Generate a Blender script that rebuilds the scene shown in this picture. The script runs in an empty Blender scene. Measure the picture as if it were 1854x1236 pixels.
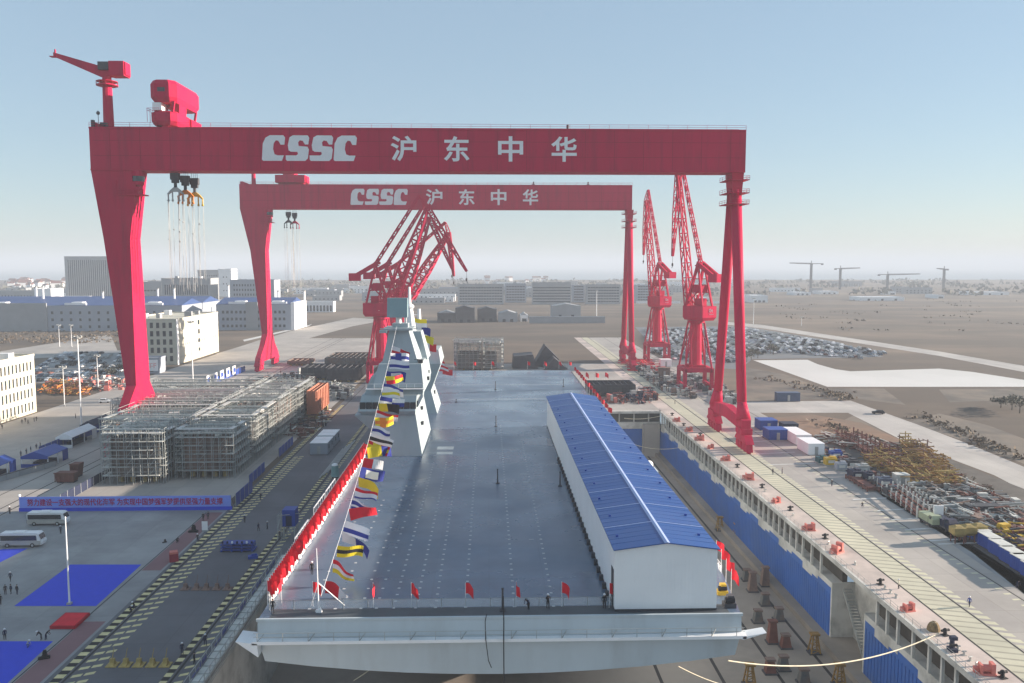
import bpy, bmesh, math, random
from mathutils import Vector, Matrix
random.seed(7)
SC = bpy.context.scene
COL = SC.collection
R = math.radians
# ---------------------------------------------------------------- camera, sky, sun, exposure
FPX, CX, CY, CAMZ = 1500.0, 927.0, 618.0, 56.0
PITCH = math.atan(138/FPX)
YAW = math.atan(43*math.cos(PITCH)/FPX)
cam_d = bpy.data.cameras.new('camera'); cam = bpy.data.objects.new('camera', cam_d); COL.objects.link(cam)
cam.location = (0, 0, CAMZ); cam.rotation_euler = (math.pi/2-PITCH, 0, -YAW)
cam_d.sensor_width = 36; cam_d.lens = FPX/1854*36; cam_d.clip_start = .5; cam_d.clip_end = 90000
SC.camera = cam
SUN_EL, SUN_AZ = R(14.0), R(8.0)      # the sun stands off to +X, 8 degrees towards +Y
wd = bpy.data.worlds.new('World'); SC.world = wd; wd.use_nodes = True
nt = wd.node_tree; nt.nodes.clear()
sky = nt.nodes.new('ShaderNodeTexSky'); sky.sky_type = 'NISHITA'; sky.sun_disc = False
sky.sun_elevation = SUN_EL; sky.sun_rotation = R(90)-SUN_AZ
sky.altitude = 20; sky.air_density = 1.0; sky.dust_density = .3; sky.ozone_density = 1.5
bg = nt.nodes.new('ShaderNodeBackground'); bg.inputs['Strength'].default_value = .027
wo = nt.nodes.new('ShaderNodeOutputWorld')
veil = nt.nodes.new('ShaderNodeBackground'); veil.inputs['Color'].default_value = (.60,.83,1.05,1); veil.inputs['Strength'].default_value = .16   # the even white of a hazy sky
both = nt.nodes.new('ShaderNodeAddShader')
nt.links.new(sky.outputs[0], bg.inputs[0]); nt.links.new(bg.outputs[0], both.inputs[0]); nt.links.new(veil.outputs[0], both.inputs[1]); nt.links.new(both.outputs[0], wo.inputs[0])
sl = bpy.data.lights.new('sun', 'SUN'); sl.energy = 5.0; sl.angle = R(.6); sl.color = (1, .86, .72)
so = bpy.data.objects.new('sun', sl); COL.objects.link(so)
sdir = Vector((math.cos(SUN_EL)*math.cos(SUN_AZ), math.cos(SUN_EL)*math.sin(SUN_AZ), math.sin(SUN_EL)))
so.rotation_euler = sdir.to_track_quat('Z', 'Y').to_euler(); so.location = (0, 0, 300)
vs = SC.view_settings; SC.display_settings.display_device = 'sRGB'
vs.view_transform = 'Standard'; vs.look = 'None'; vs.exposure = 1.38; vs.gamma = 1; vs.use_curve_mapping = False
SC.render.engine = 'CYCLES'
SC.cycles.use_denoising = True
SC.cycles.max_bounces = 5; SC.cycles.diffuse_bounces = 2; SC.cycles.glossy_bounces = 2
SC.cycles.volume_bounces = 1; SC.cycles.transparent_max_bounces = 8
# ---------------------------------------------------------------- helpers
ROT = cam.rotation_euler.to_matrix()
def ray(px, py): return ROT @ Vector(((px-CX)/FPX, (CY-py)/FPX, -1))
def at(px, py, z=0):                    # the point at height z seen at photo pixel px, py
    d = ray(px, py); t = (z-CAMZ)/d.z
    return Vector((d.x*t, d.y*t, z))
def aty(px, py, Y):                     # the point in the vertical plane y = Y
    d = ray(px, py); t = Y/d.y
    return Vector((d.x*t, Y, CAMZ+d.z*t))
def zat(py, Y): return aty(884, py, Y).z
def xat(px, Y): return aty(px, 480, Y).x

class MB:
    def __init__(s): s.v = []; s.f = []; s.m = []; s.k = 0
    def add(s, vs, fs):
        n = len(s.v); s.v += [tuple(v) for v in vs]
        for f in fs: s.f.append([n+i for i in f]); s.m.append(s.k)
        return s
    def poly(s, pts): return s.add(pts, [list(range(len(pts)))])
    def box(s, x0, x1, y0, y1, z0, z1):
        return s.add([(x0,y0,z0),(x1,y0,z0),(x1,y1,z0),(x0,y1,z0),(x0,y0,z1),(x1,y0,z1),(x1,y1,z1),(x0,y1,z1)],
                     [(0,3,2,1),(4,5,6,7),(0,1,5,4),(1,2,6,5),(2,3,7,6),(3,0,4,7)])
    def cbox(s, c, sz, rz=0):
        x, y, z = c; a, b, h = sz[0]/2, sz[1]/2, sz[2]
        co, si = math.cos(rz), math.sin(rz); P = []
        for zz in (z, z+h):
            for (u, w) in ((-a,-b),(a,-b),(a,b),(-a,b)): P.append((x+u*co-w*si, y+u*si+w*co, zz))
        return s.add(P, [(0,3,2,1),(4,5,6,7),(0,1,5,4),(1,2,6,5),(2,3,7,6),(3,0,4,7)])
    def beam(s, a, b, w, h=None):
        a, b = Vector(a), Vector(b); h = h or w; d = b-a
        if d.length < 1e-6: return s
        d.normalize(); up = Vector((0,0,1)) if abs(d.z) < .95 else Vector((0,1,0))
        u = d.cross(up).normalized()*(w/2); q = u.cross(d).normalized()*(h/2)
        P = [a-u-q, a+u-q, a+u+q, a-u+q, b-u-q, b+u-q, b+u+q, b-u+q]
        return s.add(P, [(0,3,2,1),(4,5,6,7),(0,1,5,4),(1,2,6,5),(2,3,7,6),(3,0,4,7)])
    def tube(s, a, b, r, r2=None, n=8):
        a, b = Vector(a), Vector(b); r2 = r if r2 is None else r2; d = (b-a).normalized()
        up = Vector((0,0,1)) if abs(d.z) < .95 else Vector((0,1,0))
        u = d.cross(up).normalized(); q = d.cross(u)
        P = []
        for c, rr in ((a, r), (b, r2)):
            for i in range(n):
                t = 2*math.pi*i/n; P.append(c+u*(rr*math.cos(t))+q*(rr*math.sin(t)))
        F = [(i, (i+1) % n, n+(i+1) % n, n+i) for i in range(n)] + [list(range(n))[::-1], list(range(n, 2*n))]
        return s.add(P, F)
    def path(s, pts, r, n=5):
        for a, b in zip(pts, pts[1:]): s.tube(a, b, r, n=n)
        return s
    def prism(s, poly, ax, lo, hi):      # poly in the two other axes, swept along ax
        n = len(poly); P = []
        for t in (lo, hi):
            for (u, w) in poly:
                P.append({'x': (t, u, w), 'y': (u, t, w), 'z': (u, w, t)}[ax])
        return s.add(P, [list(range(n))[::-1], list(range(n, 2*n))] + [(i, (i+1) % n, n+(i+1) % n, n+i) for i in range(n)])
    def loft(s, rings, cap=True):
        n = len(rings[0]); P = [p for r in rings for p in r]; F = []
        for k in range(len(rings)-1):
            for i in range(n): F.append((k*n+i, k*n+(i+1) % n, (k+1)*n+(i+1) % n, (k+1)*n+i))
        if cap: F += [list(range(n))[::-1], list(range((len(rings)-1)*n, len(rings)*n))]
        return s.add(P, F)
    def ball(s, c, r, nu=8, nv=5, half=False):
        c = Vector(c); rx, ry, rz = r if isinstance(r, tuple) else (r, r, r)
        v0 = 0 if half else -math.pi/2
        rings = []
        for j in range(nv+1):
            t = v0+(math.pi/2-v0)*j/nv; k = max(math.cos(t), .02)
            rings.append([(c.x+rx*k*math.cos(2*math.pi*i/nu), c.y+ry*k*math.sin(2*math.pi*i/nu), c.z+rz*math.sin(t)) for i in range(nu)])
        return s.loft(rings)
    def truss(s, a, b, w0, w1, w2, nb, th, depth=None, side=None):   # square lattice girder from a to b: w0 wide at a, w1 in the middle, w2 at b
        a, b = Vector(a), Vector(b); d = (b-a).normalized()
        sd = Vector(side or (1,0,0)); sd = (sd-d*sd.dot(d)).normalized(); q = d.cross(sd)
        rings = []
        for i in range(nb+1):
            t = i/nb; w = (w0+(w1-w0)*t*2 if t < .5 else w1+(w2-w1)*(t-.5)*2)/2; h = w*(depth or 1)
            c = a.lerp(b, t); rings.append([c-sd*w-q*h, c+sd*w-q*h, c+sd*w+q*h, c-sd*w+q*h])
        for i in range(nb):
            for k in range(4):
                s.beam(rings[i][k], rings[i+1][k], th*1.5)
                j = (k+1) % 4
                s.beam(rings[i][k], rings[i+1][j] if i % 2 else rings[i+1][j], th)
                s.beam(rings[i+1][k], rings[i+1][j], th)
        return s
def mesh(name, mb, mats, smooth=False):
    me = bpy.data.meshes.new(name); me.from_pydata(mb.v, [], mb.f)
    for m in (mats if isinstance(mats, (list, tuple)) else [mats]): me.materials.append(m)
    if max(mb.m, default=0) > 0: me.polygons.foreach_set('material_index', mb.m)
    if smooth: me.polygons.foreach_set('use_smooth', [True]*len(me.polygons))
    me.update(); return me
def obj(name, mb, mats, parent=None, loc=None, smooth=False, label=None):
    me = mb if isinstance(mb, bpy.types.Mesh) else mesh(name, mb, mats, smooth)
    o = bpy.data.objects.new(name, me); COL.objects.link(o)
    if parent: o.parent = parent
    if loc is not None: o.location = loc
    if label: o['label'] = label
    return o
def tag(o, label, cat, group=None):
    o['label'] = label; o['category'] = cat; o['kind'] = 'thing'
    if group: o['group'] = group
    return o
def thing(name, label, cat, loc=(0,0,0), rz=0, group=None):
    o = bpy.data.objects.new(name, None); COL.objects.link(o)
    o.location = loc; o.rotation_euler = (0,0,rz)
    return tag(o, label, cat, group)
def struct(name, mb, mats, kind='structure'):
    o = obj(name, mb, mats); o['kind'] = kind; return o
KIDS = {}
def dup(root, loc, rz=0, label=None, group=None, scale=None):
    r = root.copy(); COL.objects.link(r); r.location = loc; r.rotation_euler = (0,0,rz)
    if scale: r.scale = (scale,)*3 if not isinstance(scale, tuple) else scale
    if label: r['label'] = label
    if group: r['group'] = group
    if root.name not in KIDS: KIDS[root.name] = [(c, list(c.children)) for c in root.children]
    for ch, gs in KIDS[root.name]:
        c = ch.copy(); COL.objects.link(c); c.parent = r
        for g in gs:
            d = g.copy(); COL.objects.link(d); d.parent = c
    return r
ORD = 'first second third fourth fifth sixth seventh eighth ninth tenth eleventh twelfth thirteenth fourteenth fifteenth sixteenth seventeenth eighteenth nineteenth twentieth'.split()
def clone(o, parent, loc=None, rz=None, scale=None):      # one more part with the same mesh
    c = o.copy(); COL.objects.link(c); c.parent = parent
    if loc is not None: c.location = loc
    if rz is not None: c.rotation_euler = (0,0,rz)
    if scale is not None: c.scale = scale
    return c
# ---------------------------------------------------------------- materials
def mat(name, rgb, rough=.6, var=.12, scale=.5, metal=0, spec=.4, rgb2=None, sc2=None, amt2=.5, lo=.45, hi=.62, coat=0, bump=0, joint=None, stretch=None):
    m = bpy.data.materials.new(name); m.use_nodes = True
    N, Lk = m.node_tree.nodes, m.node_tree.links
    b = N['Principled BSDF']; b.inputs['Roughness'].default_value = rough; b.inputs['Metallic'].default_value = metal
    b.inputs['Specular IOR Level'].default_value = spec
    if coat: b.inputs['Coat Weight'].default_value = coat
    tc = N.new('ShaderNodeTexCoord'); mp = N.new('ShaderNodeMapping'); Lk.new(tc.outputs['Object'], mp.inputs[0])
    if stretch: mp.inputs['Scale'].default_value = stretch
    nz = N.new('ShaderNodeTexNoise'); nz.inputs['Scale'].default_value = scale; nz.inputs['Detail'].default_value = 5; nz.inputs['Roughness'].default_value = .65
    Lk.new(mp.outputs[0], nz.inputs[0])
    rp = N.new('ShaderNodeValToRGB'); e = rp.color_ramp.elements
    e[0].position = .3; e[1].position = .7
    e[0].color = tuple(max(0, c*(1-var)) for c in rgb)+(1,); e[1].color = tuple(min(1, c*(1+var)) for c in rgb)+(1,)
    Lk.new(nz.outputs[0], rp.inputs[0]); out = rp.outputs[0]
    if rgb2:
        n2 = N.new('ShaderNodeTexNoise'); n2.inputs['Scale'].default_value = sc2 or scale*.2; n2.inputs['Detail'].default_value = 6
        n2.inputs['Roughness'].default_value = .6
        mp2 = N.new('ShaderNodeMapping'); mp2.inputs['Location'].default_value = (31, 17, 5); Lk.new(mp.outputs[0], mp2.inputs[0]); Lk.new(mp2.outputs[0], n2.inputs[0])
        r2 = N.new('ShaderNodeMapRange'); r2.inputs[1].default_value = lo; r2.inputs[2].default_value = hi; r2.inputs[4].default_value = amt2
        Lk.new(n2.outputs[0], r2.inputs[0])
        mx = N.new('ShaderNodeMix'); mx.data_type = 'RGBA'; mx.inputs[7].default_value = tuple(rgb2)+(1,)
        Lk.new(r2.outputs[0], mx.inputs[0]); Lk.new(out, mx.inputs[6]); out = mx.outputs[2]
    if joint:                              # slab joints: width x, depth y in metres, darkness
        br = N.new('ShaderNodeTexBrick'); br.offset = 0; br.inputs['Scale'].default_value = 1; br.inputs['Mortar Size'].default_value = joint[3] if len(joint) > 3 else .06
        br.inputs['Brick Width'].default_value = joint[0]; br.inputs['Row Height'].default_value = joint[1]
        br.inputs['Color1'].default_value = (1,1,1,1); br.inputs['Color2'].default_value = (.88,.88,.9,1); k = joint[2]; br.inputs['Mortar'].default_value = (k,k,k,1)
        Lk.new(tc.outputs['Object'], br.inputs[0])
        mj = N.new('ShaderNodeMix'); mj.data_type = 'RGBA'; mj.blend_type = 'MULTIPLY'; mj.inputs[0].default_value = 1
        Lk.new(out, mj.inputs[6]); Lk.new(br.outputs[0], mj.inputs[7]); out = mj.outputs[2]
    Lk.new(out, b.inputs['Base Color'])
    if bump:
        bp = N.new('ShaderNodeBump'); bp.inputs['Strength'].default_value = bump; Lk.new(nz.outputs[0], bp.inputs['Height']); Lk.new(bp.outputs[0], b.inputs['Normal'])
    return m
M = {}
M['red'] = mat('crane_red_paint', (.52,.012,.062), .5, .08, .12, spec=.04, rgb2=(.30,.016,.05), sc2=.5, amt2=.55, lo=.48, hi=.7, stretch=(1,1,.12))
M['red_cable'] = mat('dark_steel', (.05,.045,.05), .6)
M['white_paint'] = mat('white_paint', (.84,.84,.84), .5, .06, .3)
M['letter'] = mat('white_lettering', (.80,.80,.80), .55, .05, .3)
M['yellow'] = mat('yellow_paint', (.62,.40,.04), .5, .15, .5)
M['orange'] = mat('orange_paint', (.65,.20,.03), .6, .2, .6)
M['hull'] = mat('hull_grey_paint', (.49,.55,.58), .45, .06, .15, rgb2=(.38,.41,.42), sc2=.25, amt2=.6, lo=.5, hi=.72, stretch=(1,1,.25))
M['super'] = mat('superstructure_grey_paint', (.35,.41,.43), .5, .06, .2, rgb2=(.26,.31,.33), sc2=.4, amt2=.5, lo=.5, hi=.7, stretch=(1,1,.2))
M['deck'] = mat('deck_paint', (.095,.14,.205), .30, .16, .22, rgb2=(.14,.185,.24), sc2=.045, amt2=.7, lo=.47, hi=.66, spec=.75, joint=(7,12,.86,.07))
_n, _l = M['deck'].node_tree.nodes, M['deck'].node_tree.links          # wet and worn patches: the gloss varies over the deck
_z = _n.new('ShaderNodeTexNoise'); _z.inputs['Scale'].default_value = .07; _z.inputs['Detail'].default_value = 6; _c = _n.new('ShaderNodeTexCoord'); _l.new(_c.outputs['Object'], _z.inputs[0])
_r = _n.new('ShaderNodeMapRange'); _r.inputs[1].default_value = .38; _r.inputs[2].default_value = .62; _r.inputs[3].default_value = .20; _r.inputs[4].default_value = .40
_l.new(_z.outputs[0], _r.inputs[0]); _l.new(_r.outputs[0], _n['Principled BSDF'].inputs['Roughness'])
M['deck_line'] = mat('deck_marking_paint', (.55,.56,.56), .6)
M['glass'] = mat('dark_window_glass', (.02,.03,.04), .15, .2, .3, spec=.6)
M['steel'] = mat('galvanised_steel', (.38,.39,.38), .55, .2, .6, metal=.2)
M['scaf'] = mat('scaffold_tube', (.30,.32,.31), .6, .25, .4)
M['plank'] = mat('scaffold_plank', (.60,.60,.56), .7, .2, .4)
M['dark'] = mat('dark_grey_steel', (.06,.06,.068), .65, .25, .3)
M['rust'] = mat('primer_red_brown', (.17,.065,.05), .75, .3, .3)
M['salmon'] = mat('primer_salmon', (.46,.19,.12), .75, .15, .25)
M['blue'] = mat('blue_sheet', (.022,.065,.32), .5, .12, .3)
M['blue_roof'] = mat('blue_roof_sheet', (.022,.085,.28), .42, .08, .1, spec=.4, rgb2=(.045,.105,.28), sc2=.12, amt2=.5, stretch=(.3,1.5,1))
M['blue_wall'] = mat('blue_dock_wall', (.030,.12,.42), .6, .12, .1, rgb2=(.05,.12,.33), sc2=.15, amt2=.6)
M['carpet'] = mat('blue_carpet', (.035,.07,.62), .9, .06, .8)
M['redcloth'] = mat('red_cloth', (.66,.012,.03), .8, .12, .6)
M['redcarpet'] = mat('red_carpet', (.42,.015,.03), .9, .1, .8)
M['shed_wall'] = mat('white_wall_panel', (.84,.86,.87), .5, .04, .2)
M['cream'] = mat('cream_render', (.56,.53,.43), .8, .08, .15)
M['greywall'] = mat('grey_render', (.32,.33,.34), .8, .1, .1)
M['bluewall'] = mat('pale_blue_wall', (.32,.35,.40), .8, .08, .05)
M['black'] = mat('black_rubber', (.02,.02,.022), .8)
M['ochre'] = mat('weathered_ochre', (.30,.17,.04), .7, .3, .4)
M['ochre_pale'] = mat('pale_weathered_ochre', (.40,.29,.10), .7, .3, .4)
M['skin'] = mat('skin', (.45,.28,.2), .6)
M['navy'] = mat('navy_overalls', (.015,.022,.055), .8, .2, 2)
M['charcoal'] = mat('charcoal_clothes', (.02,.02,.024), .8, .2, 2)
M['workblue'] = mat('blue_overalls', (.03,.07,.28), .8, .2, 2)
M['helmet'] = mat('helmet_white', (.75,.76,.78), .35)
M['rope'] = mat('cream_rope', (.62,.56,.42), .8)
M['pink'] = mat('faded_red_paint', (.62,.18,.15), .7, .2, 1)
# ---------------------------------------------------------------- the setting
DX0, DX1, DY0, DY1, DZ = -39.0, 66.5, 20.0, 316.0, -17.5     # the dry dock
M['earth'] = mat('dry_earth', (.175,.13,.092), .95, .30, .03, rgb2=(.085,.066,.05), sc2=.011, amt2=.95, lo=.36, hi=.56, stretch=(.4,.8,1))
M['water'] = mat('pale_sea', (.25,.30,.33), .3, .05, .01)
M['conc'] = mat('quay_concrete', (.42,.385,.345), .8, .16, .05, rgb2=(.29,.27,.25), sc2=.02, amt2=.8, lo=.48, hi=.7, joint=(6,8,.72))
M['conc_dark'] = mat('apron_concrete', (.32,.32,.315), .75, .2, .08, rgb2=(.21,.21,.21), sc2=.04, amt2=.8, lo=.47, hi=.65, joint=(8,10,.8))
M['conc_road'] = mat('dock_road_concrete', (.145,.145,.155), .7, .15, .08, rgb2=(.10,.10,.108), sc2=.03, amt2=.8, lo=.45, hi=.62, joint=(8,10,.8))
M['conc_light'] = mat('pale_new_concrete', (.50,.47,.43), .85, .08, .05, rgb2=(.32,.30,.28), sc2=.03, amt2=.6, joint=(5,40,.8))
M['asphalt'] = mat('car_store_asphalt', (.15,.16,.17), .85, .2, .05)
M['slab'] = mat('white_concrete_slab', (.62,.61,.585), .85, .05, .02, rgb2=(.52,.51,.48), sc2=.01, amt2=.6)
M['pinkish'] = mat('pinkish_coping_concrete', (.62,.515,.455), .85, .10, .15, rgb2=(.28,.25,.23), sc2=.06, amt2=.6, joint=(6,12,.85))
M['hatch_base'] = mat('crane_track_concrete', (.56,.53,.40), .85, .12, .1, rgb2=(.44,.42,.33), sc2=.05, amt2=.6)
M['hatch'] = mat('pale_yellow_marking', (.58,.55,.40), .8, .15, .4)
M['rail'] = mat('rail_groove', (.035,.03,.028), .8)
M['pinklane'] = mat('red_lane_paint', (.24,.135,.14), .85, .12, .1)
M['white_line'] = mat('white_road_paint', (.55,.55,.53), .8, .2, .3)
M['dockfloor'] = mat('dock_floor_concrete', (.31,.265,.225), .85, .15, .04, rgb2=(.16,.14,.125), sc2=.03, amt2=.7)
M['dockwhite'] = mat('dock_wall_white', (.56,.545,.51), .85, .15, .1, rgb2=(.25,.24,.22), sc2=.2, amt2=.6)
def flat(name, polys, m, z=.004, kind='structure'):
    b = MB()
    for p in polys: b.poly([(q[0], q[1], z) for q in p])
    return struct(name, b, m, kind)
def rect(x0, x1, y0, y1): return [(x0,y0),(x1,y0),(x1,y1),(x0,y1)]
B = 30000
g = MB()
for (x0,x1,y0,y1) in ((-B,DX0,-B,DY1),(DX1,B,-B,DY1),(-B,B,DY1,3200),(DX0,DX1,-B,DY0)):
    g.poly([(x0,y0,0),(x1,y0,0),(x1,y1,0),(x0,y1,0)])
struct('ground', g, M['earth'])
b = MB(); b.poly([(-B,3200,-.3),(B,3200,-.3),(B,B*1.6,-.3),(-B,B*1.6,-.3)]); struct('water', b, M['water'])
flat('quay', [rect(DX1,DX1+37,20,640)], M['conc'])
flat('apron', [rect(-60,DX0,20,600)], M['conc_road'])
flat('plaza', [rect(-112,-60,20,188)], M['conc_dark'], .004)
flat('yard', [rect(-172,-112,20,640), rect(-112,-62,188,640)], M['conc'], .004)
flat('dock_head', [rect(DX0,DX1,DY1,470)], M['conc'], .004)
flat('coping_strip', [rect(DX1,72,20,640)], M['pinkish'], .008)
flat('crane_track', [rect(72,77.6,20,640)], M['hatch_base'], .008)
flat('crane_rail', [rect(71.9,72.25,20,640), rect(77.4,77.75,20,640), rect(89.5,89.75,20,640), rect(99.8,100.05,20,640)], M['rail'], .016)
hz = []; hd = []
y = 60
while y < 620:
    hd.append([(72.4,y+1.5),(77.3,y),(77.3,y+.5),(72.4,y+2.0)]); hz.append([(77.9,y+.2),(79.7,y-.4),(79.7,y+.8),(77.9,y+1.4)]); y += 2.1
y = 60
while y < 420: hz.append([(88.0,y),(89.3,y+.1),(89.3,y+.7),(88.0,y+.6)]); y += 2.4
flat('hatch_marking', hz, M['hatch'], .012); flat('hatch_marking', hd, mat('worn_dark_marking', (.34,.32,.25), .85, .15, .4), .012)
# markings along the two left rails: yellow blocks outside, paired dashes inside
flat('left_rail', [rect(-57.7,-57.35,20,600), rect(-43.2,-42.85,20,600), rect(-112.9,-112.55,20,640), rect(-110.0,-109.65,20,640), rect(-119.6,-119.3,20,640)], M['rail'], .016)
M['blk'] = mat('yellow_block_paint', (.66,.57,.30), .8, .15, .5)
M['blkd'] = mat('black_block_paint', (.025,.022,.02), .8, .15, .5)
bk, bd, ds = [], [], []
y = 90
while y < 330:
    bk.append(rect(-59.3,-58.0,y,y+1.1)); bd.append(rect(-59.3,-58.0,y+1.1,y+2.2))
    if y < 240:
        ds.append([(-57.1,y),(-55.9,y+.5),(-55.9,y+1.3),(-57.1,y+.8)]); ds.append([(-55.6,y+.6),(-54.4,y+1.1),(-54.4,y+1.9),(-55.6,y+1.4)])
    bk.append(rect(-44.5,-43.5,y,y+1.1)); bd.append(rect(-44.5,-43.5,y+1.1,y+2.2)); ds.append([(-42.5,y),(-41.4,y+.5),(-41.4,y+1.2),(-42.5,y+.7)])
    y += 2.2
flat('block_marking', bk+ds, M['blk'], .012); flat('block_marking', bd, M['blkd'], .012)
flat('red_lane', [rect(-64,-60.5,100,128), rect(-64,-60.5,150,186)], M['pinklane'], .008)
flat('lane_line', [rect(-64.35,-64.15,90,186)], M['blkd'], .012)
# roads and slabs of the far side
flat('road', [[at(1352,727),at(1540,725),at(1660,768),at(1760,806),at(1900,864),at(1900,912),at(1800,860),at(1640,800),at(1535,747),at(1340,747)]], M['conc_light'], .008)
flat('concrete_slab', [[at(1364,652),at(1462,651),at(1480,659),at(1512,668),at(1540,672),at(1700,667),at(1760,673),at(1870,690),at(1870,700),at(1498,700)]], M['slab'], .008)
flat('parking_ground', [[at(1150,592),at(1345,590),at(1500,616),at(1570,634),at(1600,646),at(1362,650),at(1340,668),at(1215,664)]], M['asphalt'], .006)
M['soil'] = mat('dark_churned_soil', (.115,.10,.085), .95, .4, .06, rgb2=(.19,.155,.12), sc2=.04, amt2=.9, lo=.45, hi=.6, bump=.3)
flat('dark_soil', [[at(1345,664),at(1420,677),at(1492,703),at(1600,703),at(1640,733),at(1545,721),at(1350,726)],[at(1640,765),at(1700,748),at(1790,770),at(1870,800),at(1880,850),at(1760,802)],[at(1545,752),at(1640,804),at(1800,866),at(1900,915),at(1900,965),at(1780,890),at(1640,812),at(1520,764)],[at(1700,705),at(1870,703),at(1880,722),at(1720,728)]], M['soil'], .006)
flat('perimeter_road', [[at(1300,586),at(1380,594),at(1560,622),at(1700,644),at(1900,682),at(1900,670),at(1700,636),at(1560,615),at(1380,588),at(1300,581)]], M['conc_light'], .012)
flat('access_road', [[at(200,605,),at(215,640),at(0,652),at(-60,655),at(-60,640),at(0,636)]], M['conc'], .006)
flat('parking_lot', [[at(20,690),at(110,636),at(228,634),at(232,700)]], M['conc_dark'], .01)
flat('back_road', [[at(640,575),at(700,579),at(640,590),at(560,612),at(455,650),at(400,672),at(392,640),at(530,598)]], M['conc'], .012)
flat('kerb_wall', [[at(440,615),at(560,588),at(565,586),at(560,590),at(442,618)]], M['slab'], .016)
# dock pit: floor, ledge, grooves
b = MB(); b.poly([(DX0,DY0,DZ),(DX1,DY0,DZ),(DX1,DY1,DZ),(DX0,DY1,DZ)]); struct('dock_floor', b, M['dockfloor'])
flat('floor_groove', [rect(x-.3,x+.3,DY0,DY1) for x in (30.5,41.5,52,61.5)], M['rail'], DZ+.006)
# dock walls
dw = thing('dock_wall', 'long right dock wall with blue panels below a white gallery', 'dock wall', (DX1,DY0,0))
T = 1.2
def dwbox(name, lst, m, lab=None):
    bb = MB()
    for (x0,x1,y0,y1,z0,z1) in lst: bb.box(x0-DX1,x1-DX1,y0-DY0,y1-DY0,z0,z1)
    return obj(name, bb, m, dw, label=lab)
dwbox('coping', [(DX1-.5,DX1+3.2,DY0,DY1,-.9,-.004)], M['dockwhite'])
RC0, RC1 = 139.7, 154.4                                  # the recessed stair bay
dwbox('gallery_back', [(DX1+2.2,DX1+3.2,DY0,RC0,-6.2,-.92),(DX1+2.2,DX1+3.2,RC1,DY1,-6.2,-.92)], mat('gallery_shade_wall', (.06,.052,.045), .85, .3, .3))  # near-black colour paints the shade inside the gallery openings
posts, low, blu = [], [], MB()
y = DY0+1; k = 0
while y < DY1-3:
    if not (RC0-1 < y < RC1): posts.append((DX1-.25,DX1+.2,y,y+.45,-5.4,-.92))
    y += 3.6; k += 1
    if random.random() < .25: y += 1.2
dwbox('gallery_post', posts[:1], M['dockwhite'])
p0 = dw.children[-1]
for q in posts[1:]:
    if len(dw.children) < 95: clone(p0, dw, (0, q[2]-posts[0][2], 0))
# lower white wall with stepped foot and blue sheets under it
y = DY0; step = 0
def wpanel(mb, y0, y1, z0, z1, x=DX1): mb.box(x-DX1, 3.2, y0-DY0, y1-DY0, z0, z1)
for (ya,yb) in ((DY0,RC0),(RC1,DY1)):
    y = ya; k = 0; wall = MB(); bw = MB(); rb = MB()
    while y < yb-.01:
        dl, zz = ((6.5,-6.5),(3.0,-7.2),(5.0,-7.8))[k%3]; y2 = min(y+dl, yb); k += 1
        wpanel(wall, y, y2, zz, -5.4); wpanel(bw, y, y2, DZ+1.2, zz-.003, DX1+.06); y = y2
    obj('upper_wall', wall, M['dockwhite'], dw); bp_ = obj('blue_panel', bw, M['blue_wall'], dw); y = ya+.6
    while y < yb-.3: rb.box(-.03, .05, y-DY0, y-DY0+.16, DZ+1.25, -7.85); y += 1.15
    obj('panel_rib', rb, M['blue_wall'], bp_)
dwbox('footing', [(DX1-2.2,DX1+3.2,DY0,DY1,DZ,DZ+1.2)], M['dockfloor'])
dwbox('recess_wall', [(DX1+4.5,DX1+5.5,RC0,RC1,DZ+1.2,-.92),(DX1+.05,DX1+4.5,RC1-.5,RC1,DZ+1.2,-5.4),(DX1+.05,DX1+4.5,RC0,RC0+.5,DZ+1.2,-5.4)], M['dockwhite'])
dwbox('recess_floor', [(DX1-.5,DX1+5.5,RC0+.5,RC1-.5,DZ+.01,DZ+1.21)], M['dockfloor'])
stair = MB()
for i in range(26):
    stair.cbox((2.2, RC1-2.5-DY0-i*.42, -6-i*.42), (1.6,.45,.16))
for dx in (1.35,3.05):
    stair.beam((dx,RC1-2.5-DY0,-6),(dx,RC1-13-DY0,-16.6),.12,.3); stair.beam((dx,RC1-2.5-DY0,-5),(dx,RC1-13-DY0,-15.6),.06)
    for i in range(0,26,3): stair.beam((dx,RC1-2.5-DY0-i*.42,-6-i*.42),(dx,RC1-2.5-DY0-i*.42,-5-i*.42),.05)
obj('stair', stair, M['steel'], dw)
rl = MB()
for (yy0,yy1) in ((DY0,DY1),):
    y = DY0
    while y < DY1:
        rl.beam((-.3,y-DY0,0),(-.3,y-DY0,1.0),.05); y += 2.4
    for zz in (.55,1.0): rl.beam((-.3,0,zz),(-.3,DY1-DY0,zz),.045)
obj('handrail', rl, M['steel'], dw)
# end wall and left wall
ew = thing('dock_end_wall', 'grey far end wall of the dry dock with blue lower panel', 'dock wall', (0,DY1,0))
b = MB(); b.box(DX0,DX1,0,1,-4.5,-.9); obj('gallery_back', b, mat('end_gallery_shade', (.07,.07,.065), .85), ew)  # gallery shade painted in as a dark back wall
b = MB(); b.box(DX0,DX1,-2.2,1,-.9,-.004); b.box(DX0,DX1,-1.2,1,-7,-4.5); obj('coping', b, M['dockwhite'], ew)
b = MB(); b.box(DX0,DX1-7,-.8,1,DZ,-7); obj('blue_panel', b, M['blue_wall'], ew)
b = MB(); b.box(DX1-7,DX1-.6,-3,1,DZ,-5); obj('pier', b, M['conc'], ew)
for i in range(18):
    b = MB(); b.box(-.25,.25,-1.1,-.7,-4.5,-.9)
    q = obj('gallery_post', b, M['dockwhite'], ew); q.location = (DX0+4+i*5.7,0,0)
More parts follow.
